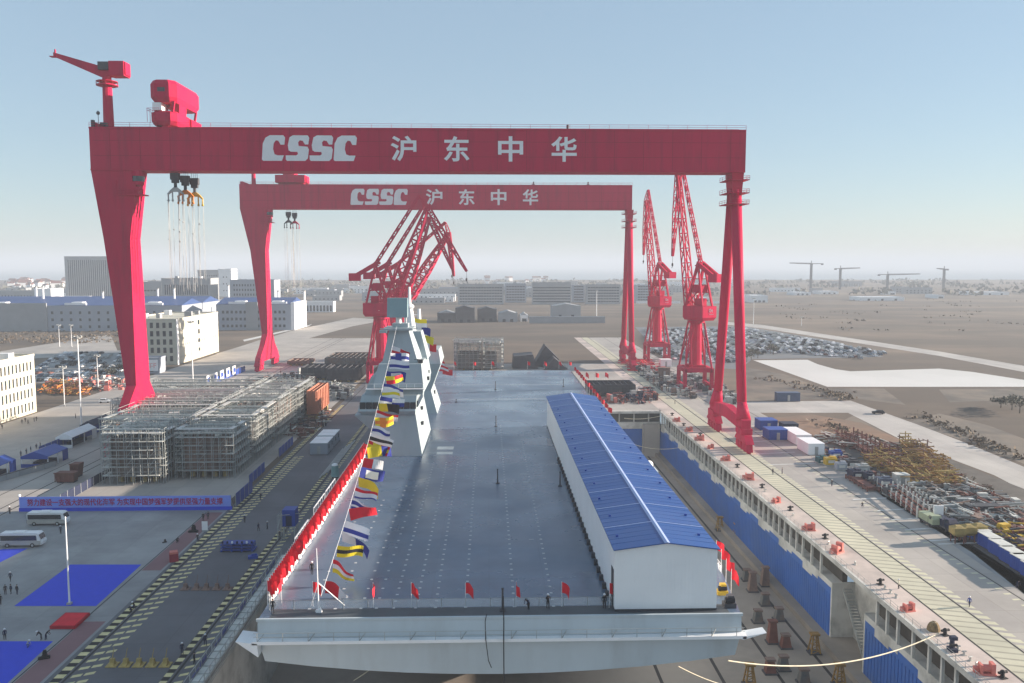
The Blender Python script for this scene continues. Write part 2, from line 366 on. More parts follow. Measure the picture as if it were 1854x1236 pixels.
lw = thing('dock_side_wall', 'shaded left wall of the dry dock under the gangway', 'dock wall', (DX0,DY0,0))
b = MB(); b.box(-3,0,0,DY1-DY0,DZ,-.9); obj('wall', b, M['dockwhite'], lw)
b = MB(); b.box(-3,.5,0,DY1-DY0,-.9,-.004); obj('coping', b, M['conc_dark'], lw)
# ---------------------------------------------------------------- the ship
DK = 16.0
ship = thing('warship', 'huge grey flat-decked warship lying in the dry dock', 'ship', (0,91,0))
SY = 91.0
def ring(z, fy, wl, wr, back, bulge=0, zmid=0, taper=0):
    P = [(wl,back,z),(wl,fy+30,z),(wl,fy+16,z)]
    n = 11
    for i in range(n):
        t = i/(n-1); k = 1-(2*t-1)**2
        P.append((wl+taper+(wr-wl-taper*2)*t, fy-bulge*k+(1-k)**3*taper*.2, z-zmid*k))
    P += [(wr+1.7,fy+16,z),(wr+2.4,fy+32,z),(wr+2.4,back,z)]
    return [(p[0],p[1]-SY,p[2]) for p in P]
L0, R0 = -26.3, 29.1
def redge(y): return R0+min(2.4,max(0,(y-91)/16*1.7 if y < 107 else 1.7+(y-107)/16*.7))
hull = MB()
hull.loft([ring(15.9,91.2,L0,R0,314,0,0,.1), ring(14.1,91,L0,R0,314,.25,0,.1), ring(14.0,91.1,L0,R0,314,.3,0,.1), ring(11.0,91.6,L0+.5,R0-.4,314,.6,1.6,.2),
           ring(8.8,101,L0+2,R0-2.2,314,1,.2,2), ring(4,111,L0+3,R0-4,316,3,0,4), ring(-8,136,L0+5,R0-5,314,5,0,6), ring(-15.5,153,L0+7,R0-7,308,7,0,8)])
obj('hull', hull, M['hull'], ship)
dk = MB(); P = ring(16.0,91.2,L0,R0,314,0,0,.1); dk.poly(P)
deckp = obj('flight_deck', dk, M['deck'], ship)
# edge strip, seams and tie-down points painted on the deck
st = MB(); st.box(L0+1.3,R0-1.3,.35,3.2,16.0,16.012)
for x0,x1 in ((L0,L0+.5),(R0+1.9,R0+2.38)): st.box(x0,x1,33,220,16.0,16.012)
obj('waterway', st, mat('deck_edge_dark', (.07,.08,.09), .5, .2, .3), deckp)
dm = MB()
for px,y0,y1,stp in ((-11.2,94,168,2.0),(-8.6,94,168,2.0),(-6.3,94,168,2.0),(-2.75,94,186,2.0),(2.95,94,205,2.0),(7.6,94,190,2.0),(-15,94,150,3),(-18,94,140,3),(-21,94,130,3),(-13.2,94,150,3)):
    y = y0
    while y < y1:
        dm.box(px-.17,px+.17,y-SY,y-SY+.34,16.001,16.016); y += stp
for (x,y,w,h) in ((7.0,150,1.3,.5),(6.6,156,1.3,.5),(6.2,118,.7,.2),(-9.5,178,3.6,3.0),(-9.4,173.5,3.4,2.2)):
    dm.box(x-w/2,x+w/2,y-SY,y-SY+h,16.001,16.016)
for y in (246,276,297): dm.box(-12,R0-4,y-SY,y-SY+.3,16.001,16.014)
obj('deck_marking', dm, M['deck_line'], deckp)['kind'] = 'stuff'
# catwalk ledge across the bow with brackets, wings at both sides
cw = MB(); cw.box(-26.6,29.3,-.95,.15,13.62,13.98)
cw.prism([(-28.4,14.05),(-25.9,12.2),(-26.0,13.75)], 'y', -.95, 2); cw.prism([(31.6,14.3),(28.9,13.5),(28.9,13.85)], 'y', -.95, .6)
obj('bow_catwalk', cw, M['white_paint'], ship)
cr = MB()
for i in range(20):
    x = -26+i*2.85; cr.beam((x,-.9,13.95),(x,-.9,14.95),.06)
    if i % 2 == 0: cr.beam((x+.6,-.3,14.6),(x,-.9,13.95),.08)
cr.beam((-26.4,-.9,14.5),(29.1,-.9,14.5),.035); cr.beam((-26.4,-.9,14.95),(29.1,-.9,14.95),.04)
obj('catwalk_rail', cr, M['steel'], ship)
lp = MB(); lp.box(-26.35,29.15,.12,.4,15.85,16.16); obj('bow_lip', lp, M['hull'], ship)
# dark hoses hanging over the bow
ho_ = MB(); ho_.path([(1.6,.05,18.6),(1.65,-.6,15.9),(1.62,-1.2,13.8),(1.66,-.9,8.6)], .07); ho_.path([(-.3,.4,16.3),(-.45,-.4,15.8),(-.4,-1.1,14.0),(-.1,-.75,11.4),(.25,-.7,10.5)], .05)
obj('hanging_hose', ho_, M['black'], ship)
# white safety nets and rails along the edges
net = bpy.data.materials.new('safety_net'); net.use_nodes = True
_n, _l = net.node_tree.nodes, net.node_tree.links
_t = _n.new('ShaderNodeBsdfTransparent'); _m = _n.new('ShaderNodeMixShader'); _m.inputs[0].default_value = .28
_n['Principled BSDF'].inputs['Base Color'].default_value = (.75,.78,.80,1)
_l.new(_t.outputs[0], _m.inputs[1]); _l.new(_n['Principled BSDF'].outputs[0], _m.inputs[2]); _l.new(_m.outputs[0], _n['Material Output'].inputs[0])
nf = thing('bow_net', 'white netting strung on posts along the front edge of the deck', 'safety net', (0,94,DK))
b = MB(); b.box(-25.6,14.4,-.01,.01,.15,1.1); obj('net', b, net, nf)
b = MB()
for i in range(15): b.beam((-25.6+i*2.86,0,0),(-25.6+i*2.86,0,1.2),.06)
b.beam((-25.6,0,1.15),(14.4,0,1.15),.04); obj('post', b, M['steel'], nf)
for (nm, x, y0, y1, lab) in (('edge_rail', L0+.5, 95.5, 172, 'white netted rail below the dense red flags on the left deck edge'), ('edge_rail', R0+1.2, 104, 122, 'white netted rail beside the right side of the shed')):
    e = thing(nm, lab, 'railing', (x,y0,DK), 0, 'deck edge rails')
    b = MB(); y = 0
    while y <= y1-y0: b.beam((0,y,0),(0,y,1.15),.07); y += 1.3
    for zz in (.6,1.15): b.beam((0,0,zz),(0,y1-y0,zz),.05)
    obj('post', b, M['white_paint'], e)
    b = MB(); y = 0
    while y < y1-y0-.8:
        b.add([(-.05+random.uniform(-.1,.1),y,.1),(random.uniform(-.1,.15),y+.85,.1),(0,y+.85,random.uniform(.7,1.05)),(0,y,random.uniform(.7,1.05))],[(0,1,2,3)]); y += 1.0
    obj('net', b, M['white_paint'], e)
for (x0,y,z) in ((-27.0,118,15.6),(-27.4,133,15.6),(-27.4,143,15.6)):
    b = MB(); b.box(x0-1.2,x0+.7,y-SY,y-SY+9,z-.3,z-.1)
    b.beam((x0-1.2,y-SY,z+.9),(x0-1.2,y-SY+9,z+.9),.14); 
    for i in range(6): b.beam((x0-1.2,y-SY+i*1.8,z-.2),(x0-1.2,y-SY+i*1.8,z+.9),.1)
    obj('side_sponson', b, M['white_paint'], ship)
# islands
def tier(mb, a, c):            # a, c: (x0,x1,y0,y1,z) bottom and top
    r = [[(q[0],q[2],q[4]),(q[1],q[2],q[4]),(q[1],q[3],q[4]),(q[0],q[3],q[4])] for q in (a, c)]
    mb.loft(r)
def sx(b): b.v = [(x, y-SY, z) for (x,y,z) in b.v]; return b
isl = MB()
tier(isl, (-24.3,-14,172,199,16), (-24.0,-15.6,174,197,25.2))
tier(isl, (-25.4,-23.4,174,195,21.6), (-28.2,-23.2,172.8,196,24.6)); tier(isl, (-26.4,-23.6,175.5,193,28.62), (-25.2,-23.4,176.5,192,32.2))
tier(isl, (-26.6,-15.5,173.2,196,24.6), (-27.4,-15.4,172.3,196,25.5))
tier(isl, (-27.4,-15.4,172.3,196,25.5), (-26.8,-15.2,174.2,196,28.6))
tier(isl, (-25.6,-14.0,175,197.5,28.6), (-24.4,-13.9,175.6,198.5,30.2))
tier(isl, (-24.6,-13.8,174.4,198.5,30.2), (-23.4,-14.4,176.4,196,35.0))
tier(isl, (-22.9,-15.2,178,190,35.0), (-21.5,-17.3,179.5,186,42.0))
tier(isl, (-19.6,-13.9,188.5,198.2,34.6), (-18.4,-15.6,191,196.8,40.8))
island = obj('forward_island', sx(isl), M['super'], ship)
b = MB()
for i in range(9):
    x = -27.0+i*1.32; b = MB(); b.box(x,x+1.16,172.2-SY+.32,172.2-SY+.9,25.95,27.35); obj('bridge_window', b, M['glass'], island)
b = MB()
for i in range(6): b.box(-15.35,-15.05,175+i*2.3-SY,176.9+i*2.3-SY,25.95,27.3)
obj('side_window', b, M['glass'], island)
b = MB(); b.box(-25.9,-13.6,173.6-SY,174.6-SY,29.9,30.05)
for i in range(8): b.beam((-25.8+i*1.7,173.7-SY,30),(-25.8+i*1.7,173.7-SY,31.1),.07)
b.beam((-25.9,173.7-SY,31.1),(-13.6,173.7-SY,31.1),.07); obj('walkway', b, M['white_paint'], island)
b = MB(); b.box(-22.6,-16.3,178.4-SY,186-SY,42,42.5); b.cbox((-19.2,182-SY,42.5),(3.4,3.2,.9)); b.beam((-23.5,180-SY,42.3),(-15.4,180-SY,42.3),.18)
b.box(-23.4,-21.8,177.8-SY,180-SY,41.5,42.1)
obj('mast_platform', b, M['super'], island)
b = MB(); b.tube((-19.6,182-SY,43.3),(-19.6,182-SY,45),.75,.6,10); b.cbox((-18.2,182-SY,43.2),(.5,.5,1.5)); obj('radar_pedestal', b, M['white_paint'], island)
b = MB(); b.loft([[(-22,180.2-SY,44.7),(-17.6,180.2-SY,44.7),(-17.6,182.2-SY,44.7),(-22,182.2-SY,44.7)],[(-22,181-SY,48.9),(-17.6,181-SY,48.9),(-17.6,182.6-SY,48.9),(-22,182.6-SY,48.9)]])
obj('radar_panel', b, mat('radar_teal_grey', (.24,.34,.36), .5, .05), island)
b = MB(); b.tube((-18,194-SY,40.6),(-18.4,194-SY,46.2),1.1,.7,10); b.tube((-18.4,194-SY,46.2),(-18.4,194-SY,51),.45,.25,8); b.ball((-18.3,194-SY,46.4),(1,1,.7)); b.beam((-20,194-SY,44.5),(-16.5,194-SY,44.5),.15)
obj('pole_mast', b, M['white_paint'], island)
for x,y,z in ((-14.6,178,35),(-15.6,178.6,35),(-13.8,186,30.2)): b = MB(); b.cbox((x,y-SY,z),(.9,.9,.8)); obj('fitting', b, M['dark'], island)
for x,y,z in ((-14.6,181,21),(-15.1,186,23.5),(-14.0,192,31)): b = MB(); b.cbox((x,y-SY,z),(.5,1.2,.7)); obj('hatch', b, M['dark'], island)
b = MB()
tier(b, (-24,-13.9,222,240,16), (-23,-15.7,224,238,22)); tier(b, (-23,-15.7,224,238,22), (-22.5,-12.9,222.5,239.5,29.5)); tier(b, (-22.5,-12.9,222.5,239.5,29.5), (-21,-13.6,225,238,33))
tier(b, (-21.5,-16.5,226,236,33), (-20.5,-18,228,233,38.5))
isl2 = obj('aft_island', sx(b), M['super'], ship)
b = MB(); b.tube((-19.2,230-SY,38.5),(-19.2,230-SY,44),.7,.4,8); b.beam((-21.5,230-SY,41),(-17,230-SY,41),.18); obj('pole_mast', b, M['white_paint'], isl2)
b = MB(); b.cbox((-15.2,231-SY,20),(.5,2,1)); obj('hatch', b, M['dark'], isl2); b = MB(); b.cbox((-15,227-SY,33),(1,1,.9)); obj('fitting', b, M['dark'], isl2)
# small dark posts standing on the deck
for i,(px,py) in enumerate(((897,705),(1020,700),(898,772),(901,875),(910,1105),(826,728),(1014,880))):
    p = at(px,py,DK); q = thing('deck_post', f'slim dark post on the flight deck, {ORD[i]} of seven', 'post', p, 0, 'dark posts on the deck')
    b = MB(); b.cbox((0,0,0),(.7,.7,.12)); b.tube((0,0,.12),(0,0,2.6 if i!=5 else .8),.13,.1,6); b.ball((0,0,2.6 if i!=5 else .8),.16,6,4)
    obj('pole', b, M['dark'], q)
q = [o for o in COL.objects if o.name.startswith('deck_post') and o.type == 'EMPTY']
for o,l in zip(q, ['slim dark post on the deck nearest the far right corner of the stern','slim dark post on the far deck near the row of stern flags','slim dark post on the pale far half of the deck','slim dark post in the middle of the deck above the shadow edge','slim dark post at the front edge of the deck above the hanging hose','squat dark fitting on the deck right of the aft island','dark post against the side wall of the white shed']): o['label'] = l
# bow staff
bs = thing('bow_staff', 'white flag staff with a diagonal brace at the front of the deck', 'flag staff', tuple(at(577,1108,DK)))
b = MB(); b.tube((0,0,0),(-.1,0,7.6),.09,.05,6); b.beam((-.25,0,0),(.3,0,.25),.5); obj('staff', b, M['white_paint'], bs)
b = MB(); b.tube((0,.2,3.4),(2.7,1.6,.1),.06,n=5); b.tube((0,.2,3.4),(-1.2,1.4,.1),.05,n=5); obj('brace', b, M['white_paint'], bs)
# ---------------------------------------------------------------- shed on the deck
SX0, SX1, SYa, SYb = 14.56, 26.43, 92.5, 204.2
sh = thing('deck_shed', 'long white shed with blue gable roof on the flight deck', 'shed', (SX0,SYa,DK))
W_, Ln = SX1-SX0, SYb-SYa; He, Hr = 7.35, 8.15
b = MB(); b.loft([[(0,0,.25),(W_,0,.25),(W_,0,He),(W_/2,0,Hr-.05),(0,0,He)],[(0,Ln,.25),(W_,Ln,.25),(W_,Ln,He),(W_/2,Ln,Hr-.05),(0,Ln,He)]])
i_ = 0
for i in range(28): b.box(.2+i*.42-.02,.2+i*.42+.02,-.025,.02,.27,He-.1)
y = .5
while y < Ln: b.box(-.025,.02,y-.03,y+.03,.27,He-.1); y += .9
obj('wall', b, M['shed_wall'], sh)
b = MB()
for sgn,(xa,xb) in ((0,(-.25,W_/2)),(1,(W_+.25,W_/2))):
    za, zb = He-.03, Hr
    b.loft([[(xa,-.35,za),(xb,-.35,zb),(xb,-.35,zb+.12),(xa,-.35,za+.12)],[(xa,Ln+.35,za),(xb,Ln+.35,zb),(xb,Ln+.35,zb+.12),(xa,Ln+.35,za+.12)]])
roof = obj('roof', b, M['blue_roof'], sh)
b = MB()
for k in range(1,int(Ln/1.6)):
    for xa,xb in ((-.2,W_/2-.4),(W_+.2,W_/2+.4)): b.beam((xa,k*1.6,He+.10 if abs(xa) > 1 or xa < 0 else He),(xb,k*1.6,Hr+.05),.06,.05)
obj('roof_rib', b, M['blue_roof'], roof)
M['seam'] = mat('pale_blue_seam', (.34,.43,.68), .4, .05)
b = MB(); b.loft([[(W_/2-.32,-.4,Hr+.09),(W_/2,-.4,Hr+.2),(W_/2+.32,-.4,Hr+.09)],[(W_/2-.32,Ln+.4,Hr+.09),(W_/2,Ln+.4,Hr+.2),(W_/2+.32,Ln+.4,Hr+.09)]]); obj('ridge_cap', b, M['seam'], sh)
for i in range(13):
    y = 7.5+i*8.0; b = MB(); b.beam((-.25,y,He+.12),(W_/2,y,Hr+.14),.16,.1); b.beam((W_/2,y,Hr+.14),(W_+.25,y,He+.12),.16,.1); obj('seam', b, M['seam'], sh)
b = MB(); b.box(-.02,W_+.02,-.03,Ln+.03,0,.26); obj('footing', b, M['dark'], sh)
b = MB(); b.box(-.06,.05,1.0,2.6,.26,4.6); obj('door', b, M['dark'], sh)
b = MB(); b.box(-.5,-.04,0,.5,0,.7); wf = obj('wall_foot', b, M['dark'], sh, (0,4,0))
for i in range(1,27): clone(wf, sh, (0,4+i*2.7,0))
b = MB(); b.cbox((0,0,0),(.28,.28,.22)); rv = obj('roof_vent', b, M['blue'], roof, (.8,4,He+.2))
for i in range(12):
    for dx in (.8,W_-1.2):
        if i or dx > 1: clone(rv, roof, (dx+(.3 if i%2 else 0),4+i*8,He+.1+(dx if dx < 2 else W_-dx)*.13))
# ---------------------------------------------------------------- flags
def cloth(w, h, nx, ny, amp, ph, droop, cuts, vertical=True, taper=0):
    # wavy cloth flying towards +x from the hoist at x = 0; cuts: list of (limit 0..1, material index)
    b = MB(); P = []
    for j in range(ny+1):
        for i in range(nx+1):
            t = i/nx; s = j/ny
            hh = h*(1-taper*t)
            P.append((w*t*(1-.06*math.sin(ph)), amp*t*math.sin(5*t+ph+s), -hh*s-taper*h*t/2-droop*t*t+.12*h*math.sin(4.5*t+ph*1.7)*t))
    b.v = P
    for j in range(ny):
        for i in range(nx):
            q = j*(nx+1)+i; b.f.append([q,q+1,q+nx+2,q+nx+1])
            f = (i+.5)/nx if vertical == 'v' else ((j+.5)/ny)
            if vertical == 'x': k = cuts[0][1] if abs((i+.5)/nx-.42) < .13 or abs((j+.5)/ny-.5) < .17 else cuts[1][1]
            elif vertical == 'b': k = cuts[0][1] if abs((i+.5)/nx-.5) < .27 and abs((j+.5)/ny-.5) < .26 else cuts[1][1]
            elif vertical == 'c': k = cuts[0][1] if ((i+.5)/nx < .5) == ((j+.5)/ny < .5) else cuts[1][1]
            else:
                k = cuts[-1][1]
                for lim, kk in cuts:
                    if f < lim: k = kk; break
            b.m.append(k)
    return b
FM = [M['redcloth'], mat('white_cloth', (.74,.74,.76), .8, .05), mat('yellow_cloth', (.72,.58,.02), .8, .08), mat('blue_cloth', (.025,.04,.26), .8, .1), mat('black_cloth', (.02,.02,.025), .8), mat('orange_cloth', (.72,.20,.02), .8)]
RD,WH,YE,BU,BK_,OR = range(6)
def hangflag(o): return o
designs = [  # photo y of the flag, design, words
 (1062,'v',[(.55,RD),(1,WH)],'red signal flag with white tail end'),
 (1022,'h',[(.35,RD),(.7,WH),(1,YE)],'red, white and yellow banded signal flag with drooping tail'),
 (997,'h',[(.36,YE),(.62,BK_),(1,YE)],'yellow signal flag with a black middle band'),
 (970,'v',[(.5,WH),(1,BU)],'white signal flag with a blue tail half'),
 (951,'h',[(.5,WH),(.8,BU),(1,WH)],'white signal flag with a dark blue lower band'),
 (930,'h',[(1,RD)],'plain red signal flag'),
 (910,'h',[(.25,WH),(.5,BU),(.75,WH),(1,BU)],'white and dark purple striped signal flag'),
 (890,'h',[(.4,RD),(.8,WH),(1,BU)],'red over white signal flag with dark lower edge'),
 (871,'h',[(1,YE)],'plain yellow signal flag'),
 (853,'b',[(1,WH),(1,BU)],'blue signal flag with a white centre panel'),
 (836,'v',[(.5,RD),(1,WH)],'red and white halved signal flag'),
 (818,'v',[(.55,YE),(1,BU)],'yellow and blue halved signal flag'),
 (804,'x',[(1,YE),(1,RD)],'red signal flag with a yellow cross'),
 (790,'h',[(.3,WH),(.7,BK_),(1,WH)],'white signal flag with a black middle band'),
 (777,'h',[(.35,WH),(.65,BU),(1,WH)],'white signal flag with a blue middle band'),
 (763,'x',[(1,OR),(1,YE)],'orange and yellow crossed signal flag'),
 (749,'h',[(.4,RD),(1,WH)],'red and white signal flag in front of the bridge'),
 (737,'v',[(.45,YE),(1,BK_)],'yellow and black halved signal flag at the bridge windows'),
 (724,'c',[(1,BU),(1,WH)],'blue and white chequered signal flag'),
 (712,'h',[(.3,WH),(.7,YE),(1,WH)],'white signal flag with an orange yellow band'),
 (701,'h',[(.4,BU),(1,WH)],'blue over white signal flag above the bridge'),
 (688,'c',[(1,YE),(1,RD)],'yellow and red quartered signal flag'),
 (678,'b',[(1,WH),(1,BU)],'small dark blue signal flag with a white panel high on the line'),
 (658,'h',[(.5,WH),(.8,BU),(1,WH)],'white and violet striped signal flag in front of the tower'),
 (645,'x',[(1,BU),(1,WH)],'white signal flag with a blue cross on the tower'),
 (632,'c',[(1,WH),(1,RD)],'red and white quartered signal flag on the tower')]
A0, A1 = Vector((-19.6,94.0,17.6)), Vector((-19.6,177.5,43.0))
def line_pt(t, sag=2.2, a=A0, c=A1): p = a.lerp(c, t); p.z -= sag*4*t*(1-t); return p
ln = thing('dressing_line', 'thin line of signal flags running up from the bow staff to the tower', 'flag line', A0, 0, 'dressing lines')
b = MB(); b.path([line_pt(i/24)-A0 for i in range(25)], .022, 4); obj('line', b, M['white_paint'], ln)
def pyof(p):
    c = ROT.transposed() @ (p-Vector((0,0,CAMZ))); return CY+FPX*c.y/c.z
for k,(py,kind,cuts,words_) in enumerate(designs):
    lo_, hi_ = 0.0, 1.0
    for _ in range(30):
        mid = (lo_+hi_)/2
        if pyof(line_pt(mid)+Vector((0,0,-.7))) > py: lo_ = mid
        else: hi_ = mid
    p = line_pt(lo_)
    w = 3.9*random.uniform(.85,1.1) if k not in (0,1) else 3.0
    o = obj('signal_flag', cloth(w, 1.75*random.uniform(.85,1.1), 12, 6, .55, k*1.3+random.random(), random.uniform(-.1,.55)+.9*(k in (0,1,3)), cuts, kind, random.choice((0,.1,.35))), FM, None, p)
    o.rotation_euler = (R(random.uniform(-18,18)), R(random.uniform(-10,14)), R(random.uniform(-28,22)))
    tag(o, words_, 'signal flag', 'signal flags on the dressing line')
A2, A3 = Vector((-18.3,194,45.5)), Vector((-14.5,305,17.5))
ln2 = thing('dressing_line', 'thin line of signal flags running down behind the islands to the stern', 'flag line', A2, 0, 'dressing lines')
b = MB(); b.path([line_pt(i/20,4,A2,A3)-A2 for i in range(21)], .035, 4); obj('line', b, M['white_paint'], ln2)
for k,(t,kind,cuts,w_) in enumerate(((.05,'h',[(.5,YE),(1,WH)],'yellow and white signal flag beside the pole mast'),(.11,'v',[(.4,WH),(1,BU)],'white and blue signal flag behind the pole mast'),(.18,'v',[(.3,BK_),(1,YE)],'black and yellow signal flag over the aft island'),(.26,'v',[(.45,WH),(1,RD)],'white and red signal flag over the aft island'),(.5,'x',[(1,WH),(1,RD)],'red signal flag with white cross beyond the aft island'),(.62,'h',[(.3,RD),(.6,WH),(1,RD)],'red signal flag with white band beyond the aft island'),(.75,'h',[(1,RD)],'dark red signal flag low behind the aft island'))):
    o = obj('signal_flag', cloth(3.6, 2.0, 10, 6, .5, 2+k*1.1, .5, cuts, kind), FM, None, line_pt(t,4,A2,A3)); tag(o, w_, 'signal flag', 'signal flags on the aft dressing line')
    o.rotation_euler = (0,0,R(-20))
# red flags on short poles
protos = []
for v in range(5):
    f = thing('red_flag', 'red flag on a short pole in the dense row along the left deck edge', 'flag', (0,0,0), 0, 'red flags along the left deck edge')
    pb = MB(); pb.tube((0,0,0),(0,0,3.05),.04,.03,5); obj('pole', pb, M['white_paint'], f)
    c = obj('cloth', cloth(1.05, 1.3, 6, 5, .3, v*1.9, .5, [(1,0)]), [M['redcloth']], f, (0,0,3.0)); c.rotation_euler = (0,0,R(-8+4*v)); protos.append(f)
nfl = 92
for i in range(nfl):
    t = i/(nfl-1); y = 95.5+t*76
    loc = (L0+.12, y, DK); rz = random.uniform(-.42,-.18)
    if i < 5: protos[i].location = loc; protos[i].rotation_euler = (0,0,rz)
    else: dup(protos[i % 5], loc, rz)
front = [(510,1092,'second flag from the left corner on the front edge, furled red'),(487,1095,'red flag at the left front corner of the deck'),(567,1098,'red flag just left of the white bow staff'),(676,1100,'red flag right of the bow staff brace'),(745,1100,'red flag with its pole lit, right of the shadow edge'),(843,1100,'red flag at the middle of the front deck edge'),(935,1098,'red flag just right of the deck post with the hose'),(1017,1098,'red flag right of the person on the front deck'),(1103,1100,'red flag tucked by the corner of the white shed')]
for i,(px,py,l) in enumerate(front):
    q = dup(protos[i % 5], at(px,py,DK), R(-75+40*(i%3)), l, 'red flags along the front deck edge', (.9,.9,1.0))
stern = []
for i,px in enumerate((822,857,890,955,985,1012,1030)): stern.append((px,668,ORD[i]+' red flag from the aft island along the far stern edge'))
for i,(px,py,l) in enumerate(stern): dup(protos[i % 5], at(px,py,DK), R(-10), l, 'red flags along the stern')
for i in range(14):
    t = i/13; y = 300-t*86; l = 'red flag on the right deck edge past the far end of the shed'
    dup(protos[i % 5], (redge(y)-.2, y, DK), R(-10+random.uniform(-15,15)), l, 'red flags along the right deck edge')
for i,y in enumerate((97.5,101,104.5,108)):
    dup(protos[i % 5], (redge(y)-.15, y, DK), R(-30), ORD[i]+' red flag from the front corner, beside the near right wall of the shed', 'red flags right of the shed')
for i,px in enumerate((1060,1078,1095)):
    p = at(px,692,0); dup(protos[i % 5], p, R(-10), ['left','middle','right'][i]+' one of three red flags on the quay beyond the stern', 'red flags on the quay', (1.6,1.6,1.6))

for i,(px,py,l,m) in enumerate(((1307,1075,'yellow winch machine on the deck strip right of the shed','yellow'),(1320,1098,'dark pile of deck gear at the right bow corner','dark'),(1131,1104,'small red and white box lying at the foot of the shed front wall','pink'))):
    t = thing('deck_machine', l, 'machine', at(px,py,DK)); s_ = (1,1.1,.5)[i]
    b = MB(); b.cbox((0,0,0),(1.3*s_,1.0*s_,.5*s_)); b.cbox((.1,0,.5*s_),(.7*s_,.7*s_,.8*s_)); obj('body', b, M[m], t); b = MB(); b.tube((-.5*s_,-.2,.8*s_),(.5*s_,-.2,.8*s_),.32*s_,n=8); obj('drum', b, M['charcoal'] if i < 2 else M['white_paint'], t)
# ---------------------------------------------------------------- lettering
def poly_mesh(name, polys, m, parent, org, sx_, sz_, y, th=.05):
    b = MB()
    for P in polys: b.prism([(org[0]+u*sx_, org[1]+w*sz_) for (u,w) in P], 'y', y-th, y)
    return obj(name, b, m, parent)
LC = [(0,6),(6,0),(95,0),(104,28),(75,28),(60,34),(54,60),(58,90),(68,104),(80,102),(90,82),(108,82),(112,118),(104,130),(40,130),(20,118),(6,88)]
LS = [(0,6),(6,0),(92,0),(104,12),(110,58),(104,72),(62,76),(60,94),(68,105),(82,102),(92,84),(108,84),(113,118),(106,130),(36,130),(20,120),(11,80),(14,54),(24,47),(56,46),(58,34),(50,28),(0,28)]
def text_mesh(body, size, weight=.0, th=.04):
    c = bpy.data.curves.new('lettering', 'FONT'); c.body = body; c.size = size; c.offset = weight; c.extrude = th; c.align_x = 'CENTER'; c.align_y = 'CENTER'
    c.resolution_u = 3
    t = bpy.data.objects.new('lettering', c); COL.objects.link(t)
    bpy.context.view_layer.update(); me = bpy.data.meshes.new_from_object(t.evaluated_get(bpy.context.evaluated_depsgraph_get()))
    bpy.data.objects.remove(t); bpy.data.curves.remove(c); return me
def put_text(body, size, parent, loc, m, weight=0, rz=0, name='lettering', fit=None):
    me = text_mesh(body, size, weight); me.materials.clear(); me.materials.append(m)
    o = obj(name, me, m, parent, loc); o.rotation_euler = (R(90), 0, rz)
    if fit:
        xs = [v.co.x for v in me.vertices]; zs = [v.co.y for v in me.vertices]; cx, cz = (max(xs)+min(xs))/2, (max(zs)+min(zs))/2
        for v in me.vertices: v.co.x = (v.co.x-cx)*fit[0]/(max(xs)-min(xs)); v.co.y = (v.co.y-cz)*fit[1]/(max(zs)-min(zs))
    return o
